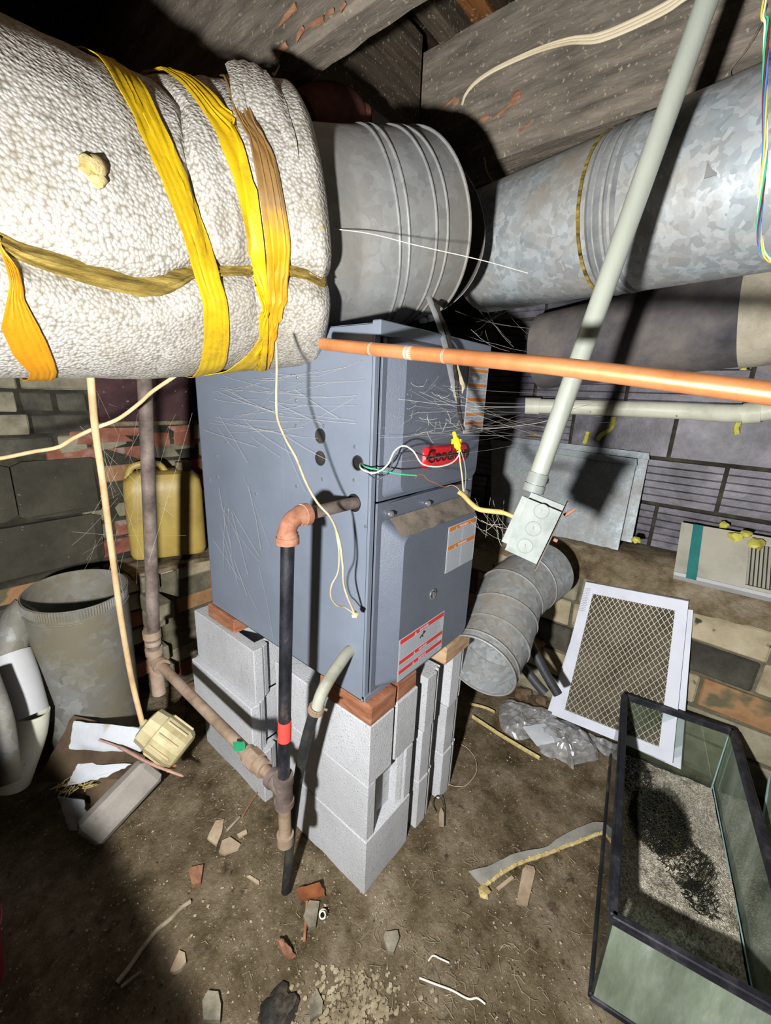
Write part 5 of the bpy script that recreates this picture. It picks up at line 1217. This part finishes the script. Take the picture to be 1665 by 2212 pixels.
# yellowed plastic fixture on the cord
LH = thing('plastic_fixture', 'yellowed ribbed plastic fixture hanging on the cream cord above the dirt', 'fixture', at(362, 1600, 1.36)-V(0, 0, .06))
c = at(362, 1598, 1.36); zx = (RT*.80+DN*.60).normalized(); zy = (-FW*.75-DN*.45+RT*.3); zy = (zy-zx*zy.dot(zx)).normalized(); zz = zx.cross(zy)
def lh(a, r_, ang): return c+zx*a+(zy*math.cos(ang)+zz*math.sin(ang))*r_
secs = [(-.085, .045), (-.080, .056), (-.040, .060), (-.036, .064), (.045, .064), (.060, .056), (.066, .045)]
mb = MB(); n = 10; vs = [lh(a, r_, 2*math.pi*(k+.5)/n) for a, r_ in secs for k in range(n)]
mb.add(vs, [[i*n+k, i*n+(k+1) % n, (i+1)*n+(k+1) % n, (i+1)*n+k] for i in range(len(secs)-1) for k in range(n)]+[list(range(n))[::-1], [(len(secs)-1)*n+k for k in range(n)]]); obj('housing', mb, MT['lampholder'], LH, sharp=30)
for k in range(0, 10):
    ang = 2*math.pi*(k+.0)/10; mb = MB(); mb.tube([lh(-.03, .0655, ang), lh(.045, .0655, ang)], .0035, 6); obj('rib', mb, MT['lampholder'], LH)
mb = MB(); p = at(308, 1562, 1.36); mb.tube([p, p+(c-p)*.5], [.014, .018], 14); mb.tube([p+(c-p)*.1+zz*.02, p+(c-p)*.4+zz*.02], .007, 8); obj('cord_grip', mb, MT['lampholder'], LH)
mb = MB(); mb.box(lh(.062, .066, 2.2), (.03, .018, .012), bev=.002); obj('metal_tab', mb, MT['copper'], LH)
# dark red bucket in the dark corner
c = onz(-95, 2150, 0); BK = thing('bucket', 'dark red plastic rounded tub barely seen in the black lower left corner', 'tub', c)
mb = MB(); mb.shell([c+V(0, 0, .01), c+V(0, 0, .16)], [.085, .10], .003, 40); mb.tube([c, c+V(0, 0, .012)], .085, 40); obj('tub_wall', mb, MT['bucket'], BK)
mb = MB(); mb.tube([c+V(.102*math.cos(k*math.pi/24), .102*math.sin(k*math.pi/24), .16) for k in range(49)], .004, 8, caps=False); obj('rim', mb, MT['bucket'], BK)

# ================================================================== ON THE DIRT
def on_floor(px, py, dz=0.0): p = onz(px, py, 0); p.z = fz(p.x, p.y)+dz; return p
# plastic bags
def bag(name, outline, lab, seed, h=.05, cat='plastic bag'):
    c = Vector((0, 0, 0)); P = [on_floor(*q, .004) for q in outline]
    for p in P: c += p
    c /= len(P); m = len(P); rows = []
    bd = spline(P+[P[0]], 6); K = 12
    for i in range(K+1):
        r_ = 1-i/K; rows.append([])
        for p in bd:
            q = c.lerp(p, r_); k = V(q.x*26, q.y*26, seed); hh = h*(1-r_**2)**.6
            rows[-1].append(q+V(.012*noise.noise(k+V(3, 0, 0)), .012*noise.noise(k+V(0, 7, 0)), hh*(.7+.6*noise.noise(k*.6))+.022*(1-r_**4)*abs(noise.noise(k*1.7))+.004*r_))
    mb = MB(); mb.sheet(rows, 0, smooth=False); return obj(name, mb, MT['bag'], None, lab, cat)
bag('plastic_bag', [(1078, 1548), (1092, 1515), (1130, 1528), (1190, 1540), (1205, 1560), (1165, 1590), (1125, 1600), (1085, 1580)], 'crumpled clear plastic bag at the left end of the heap by the filters', 2, .045)
bag('plastic_bag', [(1135, 1575), (1200, 1558), (1245, 1575), (1285, 1620), (1292, 1645), (1245, 1655), (1238, 1662), (1205, 1640), (1175, 1635)], 'larger shiny clear bag with white print panel in front of the filters', 6, .06)
bag('plastic_bag', [(1268, 1590), (1340, 1620), (1350, 1640), (1300, 1632)], 'flat clear plastic scrap under the filter edge', 9, .01, 'plastic scrap')
poly_sheet('printed_card', [(1128, 1571), (1175, 1562), (1215, 1600), (1160, 1612)], [(onz(q_[0], q_[1], .045)-CAM).dot(FW) for q_ in [(1128, 1571), (1175, 1562), (1215, 1600), (1160, 1612)]], MT['paper'], 'folded white paper inside the larger clear bag', 'paper', .0015, .008, 8, 7)
# grey strip with fluffy edge
top = [(1305, 1781), (1280, 1780), (1235, 1798), (1200, 1818), (1175, 1835), (1120, 1845), (1085, 1860), (1050, 1878), (1012, 1888)]
bot = [(1303, 1800), (1275, 1808), (1245, 1820), (1215, 1830), (1180, 1845), (1130, 1862), (1085, 1885), (1060, 1905), (1040, 1920)]
rows = [[on_floor(*q, .007) for q in spline([V(x, y, 0) for x, y in e], 4) for q in [(q.x, q.y)]] for e in (top, [((a[0]+b[0])/2, (a[1]+b[1])/2) for a, b in zip(top, bot)], bot)]
ST = thing('backing_strip', 'curved grey strip of insulation backing with a fluffy yellow edge', 'insulation strip', on_floor(1170, 1850))
mb = MB(); mb.sheet(rows[::-1], .005); obj('backing', mb, MT['strip'], ST)
mb = MB(); rng = random.Random(2); e = spline([V(x, y, 0) for x, y in bot], 6); q = [on_floor(p.x, p.y+2, .007) for p in e]
mb.tube(q, [.0055+.003*noise.noise(V(i*.8, 0, 0)) for i in range(len(q))], 7)
for i in range(0, len(q), 2): m2 = rock_mb(q[i]+V(rng.uniform(-.004, .004), rng.uniform(-.004, .004), .002), rng.uniform(.004, .007), (1, 1, .8), i, 1, .6); mb.add(m2.v, m2.f)
m2 = rock_mb(on_floor(1043, 1930, .008), .016, (1, 1, .6), 3, 2, .7); mb.add(m2.v, m2.f); obj('fluffy_edge', mb, MT['fluff'], ST, kind='stuff')
def slab(name, corners, th, mat, lab, cat, dz=.0):
    P = [on_floor(*q, 0) for q in corners]; z = max(p.z for p in P)+th+dz-.002
    for p in P: p.z = z
    mb = MB(); n = len(P); lo_ = [V(p.x, p.y, z-th) for p in P]
    mb.add(P+lo_, [list(range(n)), [n+i for i in range(n)][::-1]]+[[i, n+i, n+(i+1) % n, (i+1) % n] for i in range(n)], 0, False)
    return obj(name, mb, mat, None, lab, cat)
slab('wood_paddle', [(1128, 1880), (1137, 1869), (1153, 1874), (1156, 1884), (1139, 1957), (1115, 1953)], .006, MT['chip'], 'flat pale wooden stir stick below the grey strip', 'wood stick')
slab('wood_chip', [(1072, 1918), (1105, 1892), (1110, 1898), (1078, 1924)], .005, MT['chip'], 'narrow pale chip beside the fluffy end of the strip', 'wood chip')
slab('stone_flake', [(452, 1805), (466, 1777), (484, 1773), (480, 1800), (468, 1830), (448, 1815)], .008, MT['chip'], 'tall pale flake left of the pair below the slanting pipe', 'flake')
slab('stone_flake', [(473, 1845), (480, 1820), (497, 1812), (520, 1828), (515, 1838), (484, 1850)], .008, MT['chip'], 'broad pale flake right of the pair below the slanting pipe', 'flake')
slab('wood_chip', [(512, 1805), (532, 1794), (534, 1802), (516, 1811)], .006, MT['chip'], 'small pale chip just above the broad flake', 'wood chip')
slab('brick_chip', [(408, 1890), (412, 1880), (440, 1874), (434, 1912), (415, 1918)], .014, MT['splinter'], 'orange-brown brick chip left of the hose end', 'brick chip')
slab('wood_chip', [(533, 1894), (540, 1892), (560, 1905), (560, 1912), (552, 1908)], .006, MT['chip'], 'tiny pale chip left of the hose end', 'wood chip')
slab('stone_flake', [(368, 2105), (378, 2082), (388, 2060), (400, 2065), (403, 2085), (392, 2100), (378, 2108)], .010, MT['chip'], 'rounded pale flake right of the curved twig', 'flake')
slab('stone_flake', [(440, 2212), (438, 2170), (450, 2148), (472, 2150), (478, 2178), (476, 2212)], .014, MT['rock'], 'rectangular pale flake at the bottom edge left of centre', 'flake')
slab('stone_flake', [(670, 2205), (668, 2165), (685, 2140), (697, 2165), (696, 2190)], .014, MT['rock'], 'tan flake at the bottom edge beside a dark lump', 'flake')
slab('stone_flake', [(828, 2030), (832, 2018), (858, 2014), (862, 2030), (850, 2062), (838, 2060)], .012, MT['rock'], 'smooth grey flake below the nearest block corner', 'flake')
slab('stone_flake', [(655, 1985), (668, 1950), (690, 1952), (682, 2005), (668, 2010)], .012, MT['rock'], 'dusty upright flake beside the rusty leaf', 'flake')
cord('twig', [on_floor(*q, .008) for q in [(252, 2128), (280, 2090), (310, 2050), (340, 2015), (365, 1995), (392, 1968), (412, 1952)]], .0055, MT['twig'], 'long curved grey twig in the lower left', 'twig', 8)
cord('twig', [on_floor(*q, .008) for q in [(262, 2136), (285, 2118), (306, 2104)]], .004, MT['twig'], 'short twig beside the lower end of the long curved one', 'twig', 8)
cord('twig', [on_floor(*q, .008) for q in [(523, 1770), (540, 1740), (558, 1712)]], .003, MT['splinter'], 'thin reddish twig between the flakes and the tee', 'twig', 6)
cord('twig', [on_floor(*q, .007) for q in [(490, 1798), (505, 1782), (518, 1768)]], .004, MT['twig'], 'thicker grey twig pointing at the flakes', 'twig', 6)
cord('rusty_nail', [on_floor(*q, .008) for q in [(663, 1950), (661, 1985), (657, 2035)]], .0042, MT['rust_fitting'], 'straight rusty rod upright in the picture below the nearest block', 'rod', 8)
poly_sheet('dry_leaf', [(640, 1920), (690, 1905), (705, 1935), (650, 1955)], [(onz(665, 1928, .01)-CAM).dot(FW)]*4, MT['leaf'], 'crumpled rust-coloured leaf near the hose end', 'leaf', .001, .012, 8, 12)
c = on_floor(698, 1980, .012); mb = MB(); mb.shell([c, c+V(-.012, -.01, .022)], .009, .003, 20); mb.shell([c+V(.002, .001, -.003), c+V(-.004, -.003, .008)], .011, .002, 20); obj('plastic_fitting', mb, MT['pvc'], None, 'tiny cream plastic tube fitting on the dirt', 'fitting')
cord('bent_wire', [on_floor(*q, .004)+V(0, 0, h) for *q, h in [(942, 1758, 0), (934, 1745, .01), (940, 1735, .02), (952, 1738, .02), (958, 1760, .01), (960, 1790, 0)]], .0016, MT['hose_black'], 'small black hooked wire at the foot of the right block column', 'wire', 6)
slab('wood_chip', [(947, 1765), (952, 1748), (958, 1762), (958, 1790), (948, 1788)], .006, MT['chip'], 'small pale chip inside the black hooked wire', 'wood chip')
cord('loop_wire', [on_floor(*q, .004) for q in [(968, 1695), (985, 1700), (1005, 1696), (1022, 1680), (1030, 1660), (1025, 1635), (1010, 1618), (995, 1608)]], .0012, MT['string'], 'thin tan wire loop right of the block columns', 'wire', 6)
cord('wire_scrap', [on_floor(*q, .006) for q in [(905, 2118), (940, 2130), (975, 2142), (1010, 2160), (1030, 2158), (1048, 2170)]], .0022, MT['wire_white'], 'longer white wire scrap at the bottom', 'wire', 6)
cord('wire_scrap', [on_floor(*q, .006) for q in [(925, 2078), (935, 2066), (950, 2072), (970, 2082)]], .002, MT['wire_white'], 'short bent white wire scrap above the longer one', 'wire', 6)
cord('batten', [on_floor(*q, .012) for q in [(1020, 1552), (1080, 1590), (1130, 1620), (1165, 1642)]], (.008), MT['fluff'], 'longer yellowish wood batten lying in front of the bags', 'batten', 5)
cord('batten', [on_floor(*q, .012) for q in [(1012, 1526), (1045, 1533), (1068, 1543)]], (.006), MT['fluff'], 'short yellowish batten end near the loose elbow', 'batten', 5)
poly_sheet('foil_scrap', [(596, 2030), (612, 2028), (640, 2065), (622, 2075)], [(onz(615, 2050, .012)-CAM).dot(FW)]*4, MT['splinter'], 'ragged pinkish scrap casting a black shadow at the bottom', 'scrap', .002, .012, 8, 15)
for i, (px, py, r_, mt, lb) in enumerate([(1098, 1465, .034, 'rock', 'pale round rubble lump under the loose elbow'), (1075, 1490, .024, 'rock', 'small pale rubble lump beside the elbow rim'), (1130, 1500, .038, 'dirt', 'brown clod below the dark tubes'), (1168, 1512, .028, 'dirt', 'small brown clod at the filter corner'), (1155, 1390, .045, 'brick', 'orange brick lump beside the dark tubes'),
        (1330, 1665, .03, 'dirt', 'brown clod between bags and fish tank'), (600, 2180, .035, 'strap_black', 'black lump at the bottom edge'), (375, 1545, .05, 'dirt', 'dark clod under the slanting pipe'), (420, 1500, .06, 'dirt', 'dirt heap at the foot of the brick pier'), (275, 1560, .04, 'dirt', 'clod behind the yellowed fixture')]):
    p = on_floor(px, py, r_*.15) if i != 4 else onx(px, py, 1.16)
    obj('rubble_lump', rock_mb(p, r_, (1.2, 1, .55 if i != 10 else .12) if i != 4 else (.5, 1, .8), i+60, 3, .5), BR[2] if mt == 'brick' else MT[mt], None, lb, 'rubble')
mb = MB(); rng = random.Random(31)
for i in range(420):
    px, py = rng.gauss(760, 55), rng.gauss(2165, 50)
    if not 2080 < py < 2212: continue
    m2 = rock_mb(on_floor(px, py, .001), rng.uniform(.002, .0065), (1.2, 1, .5), i, 1, .5); mb.add(m2.v, m2.f)
obj('crumbled_rubble', mb, MT['cream_rubble'], None, 'pale patch of crumbled rubble at the bottom edge of the dirt', 'rubble', kind='stuff')
# grit
rng = random.Random(12); mb = MB(); cnt = 0
while cnt < 1700:
    px, py = rng.uniform(150, 1330), rng.uniform(1480, 2212)
    p = on_floor(px, py, 0)
    if p.x > -.02 and p.x < .5 and p.y > -.02 and p.y < .9: continue
    if not (-1.5 < p.x < 1.15 and -1.5 < p.y < 1.5): continue
    r_ = .0012+.0045*rng.random()**3; cnt += 1
    o = [V(rng.uniform(.6, 1.2)*a, rng.uniform(.6, 1.2)*b, rng.uniform(.4, .8)*c_)*r_ for a, b, c_ in ((1, 0, 0), (-1, 0, 0), (0, 1, 0), (0, -1, 0), (0, 0, 1), (0, 0, -1))]
    mb.add([p+V(0, 0, r_*.2)+q for q in o], [[0, 2, 4], [2, 1, 4], [1, 3, 4], [3, 0, 4], [2, 0, 5], [1, 2, 5], [3, 1, 5], [0, 3, 5]], rng.choice([0, 0, 0, 1, 1, 2]), False)
obj('floor_grit', mb, [MT['dirt'], MT['chip'], MT['rock']], None, 'scattered grit and crumbs over the packed dirt', 'grit', kind='stuff')
mb = MB()
for i in range(420):
    px, py = rng.gauss(960, 190), rng.uniform(1830, 2212)
    if i % 3 == 0: px, py = rng.gauss(560, 120), rng.gauss(1760, 60)
    p = on_floor(px, py, .003)
    if p.x > -.02 and p.y > -.02: continue
    a = rng.uniform(0, 6.28); l = rng.uniform(.008, .035); d = V(math.cos(a), math.sin(a), 0)*l; e = V(-d.y, d.x, 0)*rng.uniform(-.4, .4)
    mb.tube([p, p+d*.5+e+V(0, 0, .003), p+d], .0005, 3, caps=False)
obj('dry_fibres', mb, MT['twig'], None, 'fine dry straw fibres strewn on the dirt', 'fibres', kind='stuff')

# ================================================================== COBWEBS
rng = random.Random(21)
def web(lab, strands, r=.00035, sag=.01):
    mb = MB()
    for a, b in strands:
        m = a.lerp(b, .5)+V(0, 0, -sag*rng.random())+RT*rng.uniform(-.004, .004); r = min(r, .00022); q = [a, a.lerp(m, .5)-V(0, 0, sag*.3), m, m.lerp(b, .5)-V(0, 0, sag*.2), b]
        mb.tube(q, r*rng.uniform(.6, 1.3), 3, caps=False)
    return obj('cobweb', mb, MT['web'], None, lab, 'cobweb', kind='stuff')
S1 = []
for i in range(22):
    y0, y1 = rng.uniform(830, 960), rng.uniform(850, 960); S1.append((at(rng.uniform(820, 1010), y0, .90), at(rng.uniform(1080, 1300), y1, rng.uniform(1.0, 1.35))))
S1 += [(at(820, 945, .86), at(1000, 925, .93)), (at(1000, 925, .93), at(1420, 905, 1.5)), (at(860, 862, .87), at(1240, 875, .84)), (at(1030, 925, .95), at(1200, 905, .9)), (at(830, 1000, .87), at(1120, 960, 1.1))]
web('cobweb strands stretched from the furnace front across to the right wall', S1)
S2 = []
for i in range(60):
    c = V(rng.uniform(820, 1010), rng.uniform(830, 945), 0); a = rng.uniform(0, 6.28); l = rng.uniform(8, 55); S2.append((at(c.x, c.y, .89), at(c.x+l*math.cos(a), c.y+l*.5*math.sin(a), .89)))
web('tangled cobweb in front of the upper furnace door', S2, .0003, .006)
S3 = []
for i in range(46):
    c = V(rng.uniform(435, 640), rng.uniform(800, 960), 0); a = rng.gauss(.2, .5); l = rng.uniform(60, 190); p = onx(c.x, c.y, -.01); q = onx(c.x+l*math.cos(a), c.y+l*math.sin(a)*.6, -.012); S3.append((p, q))
for i in range(16):
    c = V(rng.uniform(455, 560), rng.uniform(1010, 1240), 0); S3.append((onx(c.x, c.y, -.01), onx(c.x+rng.uniform(-20, 60), c.y+rng.uniform(60, 170), -.01)))
web('fine cobweb spread over the left side of the furnace', S3, .0003, .004)
S4 = []
for i in range(14): S4.append((at(rng.uniform(1000, 1090), rng.uniform(1075, 1150), rng.uniform(.9, 1.0)), at(rng.uniform(1040, 1120), rng.uniform(1100, 1180), rng.uniform(.88, 1.0))))
for i in range(12): S4.append((at(rng.uniform(980, 1100), rng.uniform(665, 740), 1.1), at(rng.uniform(1000, 1160), rng.uniform(660, 760), 1.2)))
web('cobweb tufts around the sheathed cable and behind the furnace top', S4, .00035, .01)
S5 = [(onx(1010, 350, .8), at(1035, 385, 1.2)), (onx(1045, 345, .85), at(1095, 425, 1.2))]+[(at(rng.uniform(150, 330), rng.uniform(830, 1250), 1.2), at(rng.uniform(200, 420), rng.uniform(830, 1300), 1.35)) for i in range(26)]
web('loose cobweb threads hanging in front of the back wall', S5, .0004, .01)
mb = MB()
for q in ([(718, 494, .80), (800, 505, .80), (900, 530, .80), (1040, 562, .82), (1140, 590, .84)],): mb.tube(spline(pathat(q), 5), .0009, 5)
obj('web_thread', mb, MT['web'], None, 'single thick dusty thread hanging across the sheet-metal elbow', 'thread')
for i, (q, lb) in enumerate([([(611, 110, .95), (608, 130, .95), (600, 148, .95), (592, 162, .95), (588, 158, .95)], 'curled shred hanging below the upper left joist'), ([(718, 30, .95), (730, 34, .95), (742, 38, .95)], 'pale shred on the ragged edge of the upper left joist'), ([(775, 48, 1.1), (778, 60, 1.1), (780, 72, 1.1)], 'small pale shred hanging in the black gap between joists'), ([(1045, 340, 1.3), (1052, 372, 1.3), (1072, 402, 1.3), (1098, 425, 1.3)], 'tan string hanging below the big joist into the dark')]):
    cord('hanging_shred', pathat(q), .0022 if i != 1 else .0035, MT['string'], lb, 'shred', 6)
cord('rootlet', [onx(1655, 10, .712), onx(1640, 60, .712), onx(1610, 110, .712), onx(1578, 150, .712), onx(1580, 175, .70)], .0022, MT['timber'], 'dusty thread dangling down the big joist at the upper right', 'thread', 6)
